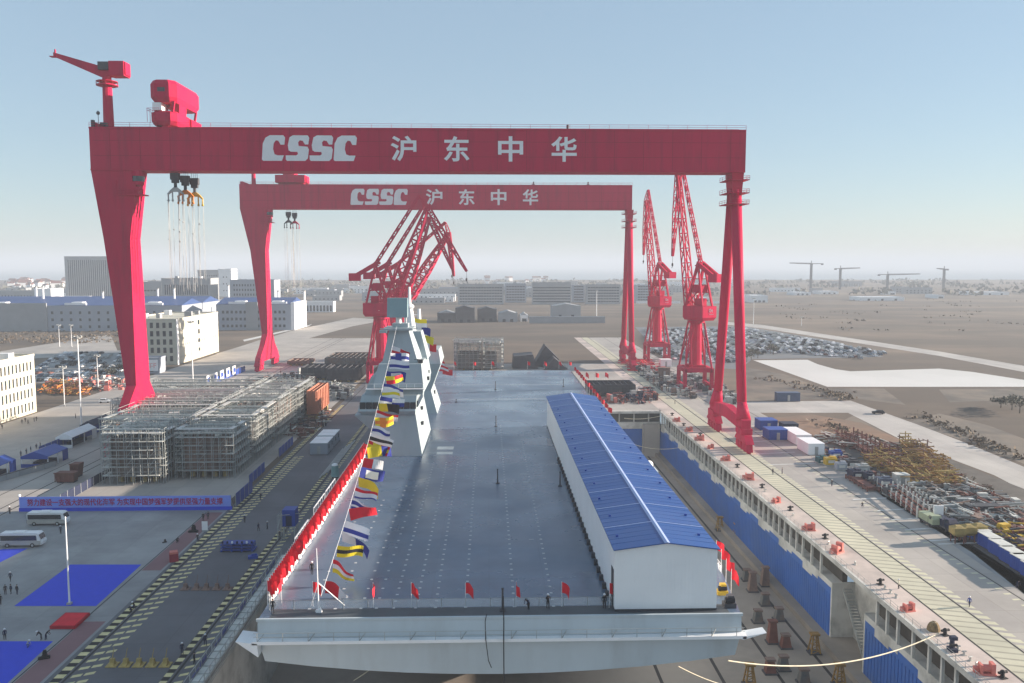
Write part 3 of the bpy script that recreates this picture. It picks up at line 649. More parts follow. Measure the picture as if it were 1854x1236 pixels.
# ---------------------------------------------------------------- the two gantry cranes
M['red_seam'] = mat('red_plate_seam', (.27,.008,.035), .6, .1, .3, spec=.04)
def gantry(Y, xl, xr, rail_l, label, chars, logo, first, zt, zb):
    g = thing('gantry_crane', label, 'gantry crane', (0,Y,0), 0, 'red gantry cranes')
    fy = -4.0
    def fx(b, dx=0): b.v = [(x+dx, y, zt+(z-99.6)*.93 if z < zb+99 else z) for (x,y,z) in b.v]; return b
    b = MB(); b.box(xl,xr,fy,4,zb,zt); b.box(xl,xr-.5,fy-.25,fy,zb,zb+.45); b.box(xl,xr-.5,fy-.2,fy,zt-.5,zt-.1)
    sm_ = MB()
    for i in range(int((xr-xl)/9)): sm_.box(xl+6+i*9,xl+6.1+i*9,fy-.03,fy-.002,zb+.5,zt-.55)
    for zz in (zb+4.4,zb+8.9): sm_.box(xl+1,xr-1,fy-.028,fy-.003,zz,zz+.09)
    b.prism([(xl,zt),(xl+5,zt),(xl+1.2,zt+1.6),(xl,zt+1.6)], 'y', -2, 3)
    girder = obj('girder', b, M['red'], g); obj('plate_seam', sm_, M['red_seam'], girder)
    for (px0,px1,P) in logo: poly_mesh('lettering', [P], M['letter'], girder, (px0, chars[0][2]), (px1-px0)/113, chars[0][3]/130, fy-.02)
    for (ch,xc,z0,h,w) in chars: put_text(ch, 9, girder, (xc, fy-.06, z0+h/2), M['letter'], .2, fit=(w,h))
    b = MB()
    n = int((xr-xl)/6)
    for i in range(n+1):
        for yy in (fy+.2,3.8): b.beam((xl+i*(xr-xl)/n,yy,zt),(xl+i*(xr-xl)/n,yy,zt+1.3),.08)
    for yy in (fy+.2,3.8):
        for z in (.65,1.3): b.beam((xl,yy,zt+z),(xr,yy,zt+z),.07)
    obj('handrail', b, M['red'], girder)
    # rigid leg: tapered box, inner edge upright, outer edge raked
    xi = rail_l+2.2
    b = MB()
    b.loft([[(xi-3.0,-5,19),(xi+.1,-5,19),(xi+.3,5,19),(xi-2.8,5,19)],[(xi-8.3,-3.9,64),(xi-.3,-3.9,64),(xi-.3,3.6,64),(xi-8.3,3.6,64)],[(xl,-3.9,zb+.02),(xi+2.6,-3.9,zb+.02),(xi+2.6,3.6,zb+.02),(xl,3.6,zb+.02)]])
    leg = obj('rigid_leg', b, M['red'], g)
    b = MB()
    b.loft([[(xi-3.2,-19.5,4.5),(xi-.6,-19.5,4.5),(xi-.4,19.5,4.5),(xi-3.0,19.5,4.5)],[(xi-3.2,-18.5,7),(xi-.6,-18.5,7),(xi-.4,18.5,7),(xi-3.0,18.5,7)],[(xi-3.0,-11,12.5),(xi-.3,-11,12.5),(xi-.2,11,12.5),(xi-2.9,11,12.5)],[(xi-3.0,-5,19.02),(xi+.1,-5,19.02),(xi+.3,5,19.02),(xi-2.8,5,19.02)]])
    obj('leg_foot', b, M['red'], leg)
    def bogies(par, x):
        for yy in (-16.5,16.5):
            b = MB(); b.prism([(yy-6,3),(yy+6,3),(yy+3.6,5.2),(yy-3.6,5.2)], 'x', x-1.2, x+1.2)
            for k in (-4.5,-1.5,1.5,4.5): b.prism([(yy+k-1.3,.6),(yy+k+1.3,.6),(yy+k+.7,3.1),(yy+k-.7,3.1)], 'x', x-.9, x+.9)
            for k in (-5,-4,-2,-1,1,2,4,5): b.tube((x-.4,yy+k,.5),(x+.4,yy+k,.5),.5,n=8)
            obj('bogie', b, M['red'], par)
    bogies(leg, xi-1.8)
    # pendulum leg: two tubes spreading along the rail, joined by a sill beam
    rx = 77.5
    for s in (-1,1):
        b = MB(); b.tube((rx,s*1.6,zb-5),(rx,s*13.2,14),1.75,1.45,14); b.tube((rx,s*13.2,14.05),(rx,s*15.2,9),1.45,2.3,14)
        obj('pendulum_leg', b, M['red'], g, smooth=True)
    b = MB(); b.loft([[(rx-1.3,-18.5,6.2),(rx+1.3,-18.5,6.2),(rx+1.3,-18.5,9.6),(rx-1.3,-18.5,9.6)],[(rx-1.3,0,7.2),(rx+1.3,0,7.2),(rx+1.3,0,11.2),(rx-1.3,0,11.2)],[(rx-1.3,18.5,6.2),(rx+1.3,18.5,6.2),(rx+1.3,18.5,9.6),(rx-1.3,18.5,9.6)]])
    for yy in (-16,16): b.box(rx-1.7,rx+1.7,yy-3,yy+3,5.15,7.0)
    sill = obj('sill_beam', b, M['red'], g); bogies(sill, rx)
    b = MB(); b.loft([[(rx-1.2,-3.2,zb-9),(rx+1.2,-3.2,zb-9),(rx+1.2,3.2,zb-9),(rx-1.2,3.2,zb-9)],[(rx-1.9,-3.5,zb-.02),(rx+1.9,-3.5,zb-.02),(rx+1.9,3.5,zb-.02),(rx-1.9,3.5,zb-.02)]])
    obj('leg_head', b, M['red'], g)
    for z in (zb-2.2,zb-6.2,zb-9.6):
        b = MB(); b.box(rx-3.4,rx+3.4,-4.6,4.6,z-.15,z+.1)
        for (x0,y0,x1,y1) in ((-3.4,-4.6,3.4,-4.6),(3.4,-4.6,3.4,4.6),(-3.4,-4.6,-3.4,4.6)):
            for zz in (.6,1.2): b.beam((rx+x0,y0,z+zz),(rx+x1,y1,z+zz),.08)
            for t in (0,.33,.66,1): b.beam((rx+x0+(x1-x0)*t,y0+(y1-y0)*t,z),(rx+x0+(x1-x0)*t,y0+(y1-y0)*t,z+1.2),.08)
        obj('leg_platform', b, M['red'], g)
    # operator cabin and platform under the girder by the rigid leg
    b = MB(); b.tube((xi+2.4,-2.8,zb-4.2),(xi+2.4,-2.8,zb-.05),1.7,n=12); b.box(xi-3.4,xi+4.4,-4.6,-.2,zb-7.4,zb-7.1)
    for zz in (.7,1.4): b.beam((xi-3.4,-4.6,zb-7.1+zz),(xi+4.4,-4.6,zb-7.1+zz),.09)
    for t in range(7): b.beam((xi-3.4+t*1.3,-4.6,zb-7.1),(xi-3.4+t*1.3,-4.6,zb-5.7 if t else zb-3),.1)
    b.cbox((xi+1.6,-2.8,zb-7.1),(3,3,2.2)); cabin = obj('operator_cabin', b, M['red'], g)
    b = MB(); b.tube((xi+2.4,-2.8,zb-3.2),(xi+2.4,-2.8,zb-1.6),1.76,n=12); obj('cabin_window', b, M['glass'], cabin)
    # trolley
    if first:
        x0,x1 = -101.6,-93.6
        b = MB(); 
        oc = lambda x0,x1,y0,y1,k,z: [(x0+k,y0,z),(x1-k,y0,z),(x1,y0+k,z),(x1,y1-k,z),(x1-k,y1,z),(x0+k,y1,z),(x0,y1-k,z),(x0,y0+k,z)]
        b.loft([oc(x0+1,x1-.4,-4.5,15,1.6,107.4),oc(x0+.1,x1,-5.5,17,1.8,109),oc(x0+.1,x1,-5.5,17,1.8,113.2),oc(x0+.8,x1-.7,-5,16.4,1.6,114.4)])
        b.loft([oc(x0+.6,x1-.8,-4,9,1.5,100.2),oc(x0,x1-.3,-5,10,1.5,101.5),oc(x0,x1-.3,-5,10,1.5,104.2),oc(x0+.9,x1-1,-4,9,1.5,104.8)])
        b.box(x1-3,x1+.3,7,16,100.6,104); b.box(x0+3,x1-3,-3.5,3.5,99.7,100.4)
        for (xx,yy) in ((x0+1.5,-4),(x1-1.5,-4),(x1-1.2,2),(x0+1.5,12),(x1-1.2,14)): b.beam((xx,yy,104),(xx+.6,yy,107.8),.6)
        b.prism([(x1-3.5,107.6),(x1-.4,107.6),(x1-.6,104.1),(x1-2,104.1)], 'y', -1, 5)
        tr = obj('trolley', fx(b), M['red'], g)
        b = MB(); b.box(x0+.8,x0+3.4,-4.6,1,104.9,107.3); obj('trolley_window', fx(b), M['white_paint'], tr)
        b = MB(); b.box(x0+2.8,x0+5,-5.6,-5.45,110.6,111.9); obj('trolley_vent', fx(b), M['dark'], tr)
        b = MB()
        for zz in (.7,1.4): b.beam((x0-.6,-5.2,104+zz),(x0-.6,6,104+zz),.09); b.beam((x0-.6,-5.2,104+zz),(x0+3,-5.2,104+zz),.09)
        for t in range(6): b.beam((x0-.6,-5.2+t*2.2,101),(x0-.6,-5.2+t*2.2,105.4),.09)
        obj('trolley_rail', fx(b), M['red'], tr)
        # maintenance jib crane standing on the girder
        b = MB(); b.tube((-121,1,99.6),(-121,1,116.5),1.55,1.3,12); b.tube((-121,1,113.6),(-121,1,113.9),3.2,3.2,10)
        for t in range(10):
            a = t*.628; b.beam((-121+3.1*math.cos(a),1+3.1*math.sin(a),113.9),(-121+3.1*math.cos(a),1+3.1*math.sin(a),115),.09)
        b.tube((-121,1,114.9),(-121,1,115.05),3.15,3.15,10)
        jib = obj('maintenance_crane', fx(b,4.6), M['red'], g)
        b = MB(); b.loft([[(-119,.2,116.4),(-119,1.8,116.4),(-119,1.8,119.4),(-119,.2,119.4)],[(-123,.2,116.6),(-123,1.8,116.6),(-123,1.8,120),(-123,.2,120)],[(-136.6,.6,122.9),(-136.6,1.4,122.9),(-136.6,1.4,124.2),(-136.6,.6,124.2)]])
        b.box(-137.6,-135.4,.2,1.8,122.7,122.95); b.beam((-136.2,1,124),(-136.2,1,125.2),.35)
        obj('jib', fx(b,4.6), M['red'], jib)
        b = MB(); b.box(-119.5,-115,-1,3.4,116.6,121.2); b.box(-116.5,-114.6,-.6,3,117,121); obj('counterweight', fx(b,4.6), M['red'], jib)
        b = MB(); b.box(-122.8,-119.7,-.9,2.8,118.5,121); obj('cabin', fx(b,4.6), M['dark'], jib)
        b = MB(); b.box(xl+2.4,xl+4.2,-2,0,zt,zt+1.6); b.beam((xl+2.5,-3,zt),(xl+2.5,-3,zt+5),.12); b.ball((xl+2.5,-3,zt+4.2),.6,6,4); b.box(xl+.2,xl+1,-3,-2,zt,zt+2.2); obj('girder_end_gear', b, M['dark'], girder)
        hooks = [(-96.1,-1,79.0),(-93.9,1.2,78.4),(-91.8,3.4,77.9)]
    else:
        x0,x1 = -114,-98.2
        b = MB(); b.box(x0,x1,-5,6,100.3,104.2); b.box(x0+4,x0+10,-4,5,104.2,107); b.box(x0+1,x1-1,-3,3,99.7,100.4); b.box(x1-3,x1+.6,-3,4,100.5,103.6)
        tr = obj('trolley', b, M['red'], g)
        b = MB(); b.tube((-127,1,zt),(-127,1,zt+11),1.2,1,10); b.box(-128.4,-123.6,-.6,2.4,zt+11,zt+14); obj('maintenance_crane', b, M['red'], g)
        hooks = [(-108.5,0,79.6),(-105.4,1,79.2)]
    for (hx,hy,hz_) in hooks:
        b = MB(); b.box(hx-1.3,hx+1.3,hy-.8,hy+.8,hz_+3.2,hz_+5.2); b.box(hx-1,hx+1,hy-.6,hy+.6,hz_+2.2,hz_+3.2); b.tube((hx,hy,hz_+.8),(hx,hy,hz_+2.3),.5,n=8)
        for dx in (-.9,-.3,.3,.9): b.beam((hx+dx,hy,hz_+5.2),(hx+dx,hy,zb),.1)
        obj('hook_block', b, M['dark'], tr)
    for i in range(1 if first else 2):
        b = MB(); b.cbox((25+i*30,2,zt),(1.4,1.4,.8)); b.tube((25+i*30,2,zt+.8),(25+i*30,2,zt+2.2),.4,n=6); obj('lamp_mast', b, M['dark'], girder)
    return g, hooks
F1 = 258.0
def gx(px, Y=F1): return xat(px, Y)
def chars_of(Y, lst, y0, y1): return [(c, (gx(a,Y)+gx(b_,Y))/2, zat(y1,Y), zat(y0,Y)-zat(y1,Y), gx(b_,Y)-gx(a,Y)) for (c,a,b_) in lst]
lg = lambda Y, a, w: [(gx(a+i*w*.985,Y), gx(a+i*w*.985+w*.985,Y), LC if i in (0,3) else LS) for i in range(4)]
g1, hk1 = gantry(262, -120.2, 79.6, -111.2, 'near red gantry crane spanning the dock with white lettering on its girder',
    chars_of(F1-.3, [('沪',710,756),('东',805,851),('中',902,947),('华',997,1043)], 246, 292), lg(F1, 479.5, 43.4), True, 97.6, 84.6)
for o in g1.children:
    pass
F2 = 454.0
g2, hk2 = gantry(458, -133.4, 78.4, -122.4, 'farther hazier red gantry crane behind the first with the same white lettering',
    chars_of(F2-.3, [('沪',772,802),('东',831,860),('中',889,917),('华',946,974)], 342, 371), lg(F2, 636.5, 26.3), False, 99.4, 86.2)
def slings(par_loc, xs, z0, z1, lab, m, grp, n):
    t = thing('lifting_beam', lab, 'lifting beam', par_loc, 0, grp)
    b = MB(); 
    b.prism([(-2.6,-1.2),(-1.6,0),(-.5,.9),(.5,.9),(1.6,0),(2.6,-1.2),(2.0,-1.2),(1.2,-.5),(-1.2,-.5),(-2.0,-1.2)], 'y', -.35, .35)
    for dx in (-2.3,-1,1,2.3): b.tube((dx,0,-3),(dx,0,-1 if abs(dx)>2 else -.4),.22,n=6); b.ball((dx,0,-3.1),.4,6,4)
    obj('beam', b, m, t)
    b = MB()
    for k in range(n):
        dx = random.choice((-2.3,-1,1,2.3))+random.uniform(-.2,.2); zz = random.uniform(z0,z1)
        b.tube((dx,0,-3.1),(dx+random.uniform(-.6,.6),random.uniform(-.5,.5),zz),.045,n=4)
        if k % 3 == 0: b.ball((dx,0,-9-k),.28,5,3)
    obj('sling', b, M['steel'], t)
    b = MB(); b.tube((0,0,.7),(0,0,1.2),.3,n=6); obj('shackle', b, M['dark'], t); return t
for i,(h,l,m) in enumerate(zip(hk1, ('lifting beam with grey slings hanging nearest the rigid leg of the near gantry','middle lifting beam of the three hung from the near gantry trolley','yellow orange lifting beam, outermost of three under the near gantry trolley'), (M['steel'],M['orange'],M['yellow']))):
    slings((h[0],262+h[1],h[2]), 0, -26, -31, l, m, 'lifting beams under the near gantry', 9)
for i,(h,l) in enumerate(zip(hk2, ('dark lifting beam under the far gantry, beside its rigid leg','red lifting beam under the far gantry, further along its girder'))):
    slings((h[0],458+h[1],h[2]), 0, -30, -40, l, M['red'] if i else M['dark'], 'lifting beams under the far gantry', 9)
# ---------------------------------------------------------------- portal cranes with lattice jibs
def portal(name, label, loc, rz, luff, group, text=None, L=46.0, flyv=(14,-14), lev=1.0, bulk=1.0):
    t = thing(name, label, 'portal crane', loc, 0, group)
    b = MB()
    for sx_ in (-1,1):
        for sy_ in (-1,1):
            b.beam((sx_*6,sy_*6,3),(sx_*6,sy_*6,10),1.5,1.5)
        b.beam((sx_*6,-6,9.6),(sx_*6,6,9.6),1.5,1.6); b.beam((sx_*6,-7.5,2.6),(sx_*6,7.5,2.6),1.2,1.4)
    for sy_ in (-1,1): b.beam((-6,sy_*6,9.6),(6,sy_*6,9.6),1.5,2.0)
    b.box(-3.5,3.5,-3.5,3.5,8.4,11.5)
    por = obj('portal', b, M['red'], t)
    for sx_ in (-1,1):
        for sy_ in (-1,1):
            b = MB(); b.prism([(sy_*6-2.6,.7),(sy_*6+2.6,.7),(sy_*6+1.3,2.1),(sy_*6-1.3,2.1)], 'x', sx_*6-.7, sx_*6+.7)
            for k in (-2,-.8,.8,2): b.tube((sx_*6-.3,sy_*6+k,.45),(sx_*6+.3,sy_*6+k,.45),.45,n=8)
            obj('bogie', b, M['red'], por)
    b = MB(); b.tube((0,0,11),(0,0,31),2.9,2.5,12); obj('tower', b, M['red'], t, smooth=False)
    b = MB()
    for sx_ in (-1,1):
        for sy_ in (-1,1):
            b.tube((sx_*6,sy_*6,10),(sx_*2.9,sy_*2.9,30.5),.42,n=6); b.tube((sx_*3,sy_*6,10),(sx_*3.3,sy_*3,29),.25,n=5); b.tube((sx_*5.3,sy_*5.3,14),(sx_*1.6,sy_*3.2,28),.22,n=5)
    b.tube((0,0,30.4),(0,0,31.4),3.9,3.9,12); obj('brace', b, M['red'], t)
    # rotating upper works
    co, si = math.cos(rz), math.sin(rz)
    def rot(bb): bb.v = [(x*co-y*si, x*si+y*co, z) for (x,y,z) in bb.v]; return bb
    b = MB(); b.loft([[(-7.5,-3.4,31.6),(4,-3.4,31.6),(4,3.4,31.6),(-7.5,3.4,31.6)],[(-8.5,-4,33),(4.5,-4,33),(4.5,4,33),(-8.5,4,33)],[(-8.5,-4,38),(4.5,-4,38),(4.5,4,38),(-8.5,4,38)]])
    house = obj('machine_house', rot(b), M['red'], t)
    b = MB(); b.cbox((5.6,-2.6,32.6),(2.2,2.2,2.6)); cb = obj('operator_cab', rot(b), M['red'], t)
    b = MB(); b.cbox((5.75,-2.6,33.5),(2.3,2.3,1.2)); obj('cab_window', rot(b), M['glass'], cb)
    if text:
        w = put_text(text, 2.2, house, (0,0,0), M['letter'], .03); d = Vector((co,si,0))
        if text == 'side':
            pass
        w.rotation_euler = (R(90),0,rz+(math.pi/2 if abs(math.cos(rz)) < .5 else 0))
        if abs(co) < .5: w.location = Vector((0,0,36.1))+Vector((-si,co,0))*0+Vector((co,si,0))*(-8.56 if si > 0 else 4.56); w.rotation_euler = (R(90),0,0)
        else: w.location = Vector((-2,-4.06,36.1))
        bb = MB(); n0 = w.location; bb.box(n0.x-1.6,n0.x+1.6,n0.y-.02,n0.y+.04,34.4,34.62); obj('lettering', bb, M['letter'], house)
    # A-frame tower behind the jib
    b = MB()
    for s in (-1,1):
        b.beam((3.2,s*2.8,38),(-2.2,s*1.8,56),1.0); b.beam((-7,s*2.8,38),(-2.6,s*1.8,56),.8); b.prism([(-4.6,44),(1.4,44),(.2,47.5),(-3.8,47.5)], 'y', s*2.2-.12, s*2.2+.12); b.beam((3.2,s*2.8,38),(-5,s*2.2,46.5),.35)
        b.beam((-5.4,s*2.4,44),(1.6,s*2.4,44),.4); b.beam((-4,s*2.1,50),(-.2,s*2.1,50),.35)
    for z,w in ((44,2.4),(50,2.1),(56,1.8)): b.beam((-3,-w,z),(-3,w,z),.4); b.beam((0 if z < 55 else -2,-w,z),(0 if z < 55 else -2,w,z),.4)
    b.box(-4.2,-.6,-2,2,55.6,56.1)
    afr = obj('a_frame', rot(b), M['red'], t)
    b = MB(); b.box(-4.8,-1,-1.6,1.6,38.1,41.3); b.box(-4.6,0,-2,2,44.2,47); obj('winch', rot(b), M['red'], afr)
    b = MB(); b.box(.2,1.8,-1.2,.2,43,46.4); obj('ladder_cage', rot(b), M['white_paint'], afr)
    # counterweight lever
    b = MB()
    for s in (-1,1): b.beam((-1.6,s*1.5,57),(-12.5,s*1.5,50.6),.9,2.0)
    b.box(-15,-9.5,-2.4,2.4,48.6,52.2); b.beam((-1.6,0,56.4),(-1.6,0,57.6),3.2,1); obj('counterweight', rot(b), M['red'], t)
    # jib, tie bar and fly jib
    f = Vector((4.2,0,37))
    tip = f+Vector((math.cos(luff)*L,0,math.sin(luff)*L)); b = MB()
    b.truss(f, tip, 4.0*bulk, 3.2*bulk, 1.6, 9, .30*bulk, .7, (0,1,0)); 
    for s in (-1,1): b.beam((f.x,f.y+s*1.7,f.z),f.lerp(tip,.18)+Vector((0,s*1.4,0)),.5)
    obj('jib', rot(b), M['red'], t)
    b = MB(); a0 = Vector((-2.4,0,56.6)); fv = Vector((flyv[0],0,flyv[1])); fn = fv.normalized(); fb = tip-fn*5.0+Vector((-1.2,0,1.2))
    b.truss(a0, fb, 1.2, 1.2, .9, 9, .2*bulk, 1, (0,1,0)); obj('tie_bar', rot(b), M['red'], t)
    b = MB(); fe = tip+fv
    b.truss(fb, tip+Vector((0,0,.4)), .8, 1.6, 2.0, 3, .16, 1, (0,1,0)); b.truss(tip+Vector((0,0,.3)), fe, 2.2, 2.0, .7, 8, .22*bulk, .9, (0,1,0)); b.beam(fb, fe.lerp(tip,.55)+Vector((0,0,1.6)), .2); b.beam(fe.lerp(tip,.55)+Vector((0,0,1.6)), fe, .2)
    fly = obj('fly_jib', rot(b), M['red'], t)
    b = MB(); h = fe+Vector((0,0,-4)); b.beam(fe, h, .12); b.ball(h, (.5,.5,.9), 6, 4); b.beam(h+Vector((0,0,-.8)), h+Vector((.5,0,-1.5)), .2); obj('hook', rot(b), M['dark'], fly)
    b = MB()
    for z in range(12,31,3): b.box(2.6,3.6,-.5,.5,z,z+.1)
    obj('stair_landing', rot(b), M['red'], t)
    return t
G_ = 'red lattice jib portal cranes left of the ship'
portal('portal_crane', 'red portal crane nearest the warship tower, its jib tip highest of the cluster', (-51.5,400,0), R(5), R(68.6), G_, '30t', 50, (18.7,-30.4), 1, 2.1)
portal('portal_crane', 'second red portal crane of the cluster behind the warship tower', (-51.5,446,0), R(-4), R(70), G_, None, 47, (12,-27), 1, 2.1)
portal('portal_crane', 'rearmost red portal crane of the cluster behind the warship tower', (-51.5,494,0), R(-10), R(57), G_, None, 45, (3,-25), 1, 2.1)
G_ = 'red portal cranes on the quay right of the dock'
portal('portal_crane', 'nearer tall red portal crane on the quay beside the near pendulum leg', (93.3,369,0), R(118), R(81), G_, '30t', 61, (3.0,-37))
portal('portal_crane', 'farther smaller red portal crane between the two gantry pendulum legs', (99.3,484,0), R(112), R(81), G_, '60t', 58, (2.5,-32))
# ---------------------------------------------------------------- left yard: ship blocks in scaffolding
M['block_grey'] = mat('block_grey_steel', (.12,.125,.125), .7, .3, .4, rgb2=(.17,.11,.08), sc2=.2, amt2=.8)
M['block_brown'] = mat('block_brown_primer', (.23,.15,.12), .75, .25, .4, rgb2=(.12,.09,.08), sc2=.25, amt2=.7)
def ship_block(label, x0,x1,y0,y1,z0,h, m, group, ribs=True, parts=True):
    t = thing('ship_block', label, 'ship section', ((x0+x1)/2,(y0+y1)/2,0), 0, group)
    w, d = (x1-x0)/2, (y1-y0)/2
    b = MB(); b.box(-w,w,-d,-d+.2,z0,h); b.box(-w,w,d-.2,d,z0,h); b.box(-w,-w+.2,-d+.2,d-.2,z0,h); b.box(w-.2,w,-d+.2,d-.2,z0,h); b.box(-w+.2,w-.2,-d+.2,d-.2,z0,z0+.3); b.box(-w+.2,w-.2,-d+.2,d-.2,h*.62,h*.62+.2)
    obj('shell', b, m, t)
    b = MB(); n = max(3,int(2*w/2.2))
    for i in range(n): 
        x = -w+.4+i*(2*w-.8)/(n-1); b.box(x-.1,x+.1,-d-.35,-d-.002,z0+.2,h-.2); b.box(x-.1,x+.1,-d+.3,d-.3,h-1.3,h-.2)
    n = max(3,int(2*d/2.6))
    for i in range(n):
        y = -d+.4+i*(2*d-.8)/(n-1); b.box(w+.002,w+.35,y-.1,y+.1,z0+.2,h-.2); b.box(-w+.3,w-.3,y-.12,y+.12,h-1.5,h-.4)
    for z in (z0+(h-z0)*.33, z0+(h-z0)*.66): b.box(-w-.02,w+.45,-d-.45,-d-.36,z,z+.25)
    obj('stiffener', b, m, t)
    b = MB(); b.cbox((0,0,0),(1.1,1.1,z0-.002)); sb = None
    for sx_ in (-.7,-.2,.3,.75):
        for sy_ in (-.8,.8):
            if sb is None: sb = obj('support_block', b, M['ochre_pale'], t, (sx_*w,sy_*d,0))
            else: clone(sb, t, (sx_*w,sy_*d,0))
    return t
def scaffold(label, x0,x1,y0,y1,h, group, dens=1.0):
    t = thing('scaffold', label, 'scaffold', ((x0+x1)/2,(y0+y1)/2,0), 0, group)
    w, d = (x1-x0)/2, (y1-y0)/2; rnd = random.Random(int(x0*7+y0))
    b, p = MB(), MB(); lv = [2.2*i for i in range(1,int(h/2.2)+2)]
    def side(ax, fix, lo, hi, inn):
        n = max(2,int((hi-lo)/1.9)); top = h+rnd.uniform(.3,1.5)
        for row in (0, inn):
            for i in range(n+1):
                u = lo+(hi-lo)*i/n; q = (u,fix+row) if ax == 'x' else (fix+row,u)
                b.beam((*q,0),(*q,top+rnd.uniform(-.6,.9)),.13)
            for z in lv:
                for dz in (0,1.05):
                    if row == 0 or dz == 0:
                        if rnd.random() < .93: b.beam((lo,fix+row,z+dz) if ax == 'x' else (fix+row,lo,z+dz),(hi,fix+row,z+dz) if ax == 'x' else (fix+row,hi,z+dz),.1)
        for z in lv:
            s0 = lo
            while s0 < hi-1:
                s1 = min(hi,s0+rnd.uniform(2.5,7)); 
                if rnd.random() < .75:
                    f0,f1 = sorted((fix,fix+inn)); 
                    if ax == 'x': p.box(s0,s1-.1,f0,f1,z-.06,z+.06)
                    else: p.box(f0,f1,s0,s1-.1,z-.06,z+.06)
                s0 = s1
        for i in range(0,n,3):
            u0,u1 = lo+(hi-lo)*i/n, lo+(hi-lo)*min(n,i+1)/n
            for z in lv[:-1]: b.beam((u0,fix,z) if ax == 'x' else (fix,u0,z),(u1,fix,z+2.2) if ax == 'x' else (fix,u1,z+2.2),.09)
    side('x',-d,-w,w,1.3); side('x',d,-w,w,-1.3); side('y',-w,-d+1.4,d-1.4,1.3); side('y',w,-d+1.4,d-1.4,-1.3)
    y = -d+2                                   # planked walkways and guard rails over the top
    while y < d-1.5:
        z = h+rnd.uniform(-.9,.9); xa, xb = -w+rnd.uniform(0,3), w-rnd.uniform(0,3)
        if rnd.random() < .8: p.box(xa,xb,y,y+rnd.uniform(.6,1.1),z,z+.1)
        b.beam((xa,y-.1,z+1),(xb,y-.1,z+1),.11)
        if rnd.random() < .4: p.box(xa,xb,y-.2,y-.12,z+.7,z+1.25)
        k = xa
        while k < xb: b.beam((k,y-.1,z-1.2),(k,y-.1,z+1.1),.11); k += 1.8
        y += 2.3
    y = -d+.6
    while y < d:
        z = h+rnd.uniform(.8,1.7); xa, xb = -w-rnd.uniform(0,1.2), w-rnd.uniform(-.8,4); p.beam((xa,y,z),(xb,y,z),.22,.3); y += rnd.uniform(3.2,5.5)
    for _ in range(int(46*dens)):
        x, yy = rnd.uniform(-w+1,w-1), rnd.uniform(-d+1,d-1); b.beam((x,yy,h-3),(x+rnd.uniform(-1.5,1.5),yy+rnd.uniform(-1,1),h+rnd.uniform(.5,2.6)),.12)
    for _ in range(int(16*dens)):
        x, yy = rnd.uniform(-w+1,w-2), rnd.uniform(-d+1,d-2); p.cbox((x,yy,h-.2),(rnd.uniform(1,3),rnd.uniform(.8,2),rnd.uniform(.3,1)),rnd.uniform(0,1))
    obj('frame', b, M['scaf'], t); obj('plank', p, M['plank'], t)
    return t
G1, G2 = 'ship sections in the scaffolded row', 'scaffolds round the ship sections'
cols = [(-99,-83.4),(-82.2,-67)]; rows = [(211,229),(231,256),(258,284),(286,314)]
wn = ['front','second','third','rear']
for c,(x0,x1) in enumerate(cols):
    for r,(y0,y1) in enumerate(rows):
        o = 5 if c else 0; h = 12.0+[.6,-.3,.7,.1][r]-c*.5; x0 = x0-(0,9.5,9,7)[r] if c == 0 else x0
        if c and r == 0: h = 11.4
        side_ = 'dock side' if c else 'road side'
        ship_block(f'{"brown primer" if (r+c)%2 else "grey steel"} hull section inside the {wn[r]} scaffold on the {side_}', x0+1.7,x1-1.7,y0+1.7+o,y1-1.7+o,1.6,h-.8, M['block_brown'] if (r+c)%2 else M['block_grey'], G1)
        scaffold(f'dense grey scaffold with pale planks, {wn[r]} one in the {side_} column of the yard', x0,x1,y0+o,y1+o,h, G2)
t = ship_block('salmon primed hull section standing between the scaffolds and the dock road', -66.2,-62.5,300,322,2,10.5, M['salmon'], 'bare ship sections')
for (l,px0,px1,pyb,pyt,dep,m) in (('long dark block roofed with rusty plates behind the scaffolds',330,425,706,694,10,'block_brown'),
     ('dark ship section with open end behind the salmon section',545,590,688,664,16,'dark'),('dark grey ship section left of the red portal crane',592,650,692,667,20,'dark'),
     ('long dark ship section lying low by the crane foot',588,660,668,647,30,'block_grey'),('low brown section on the far edge of the block yard',520,560,662,652,14,'block_brown')):
    p = at(px0,pyb); q = at(px1,pyb); ship_block(l, p.x,q.x,p.y,p.y+dep,.9,max(zat(pyt,p.y),2.5), M[m], 'bare ship sections')
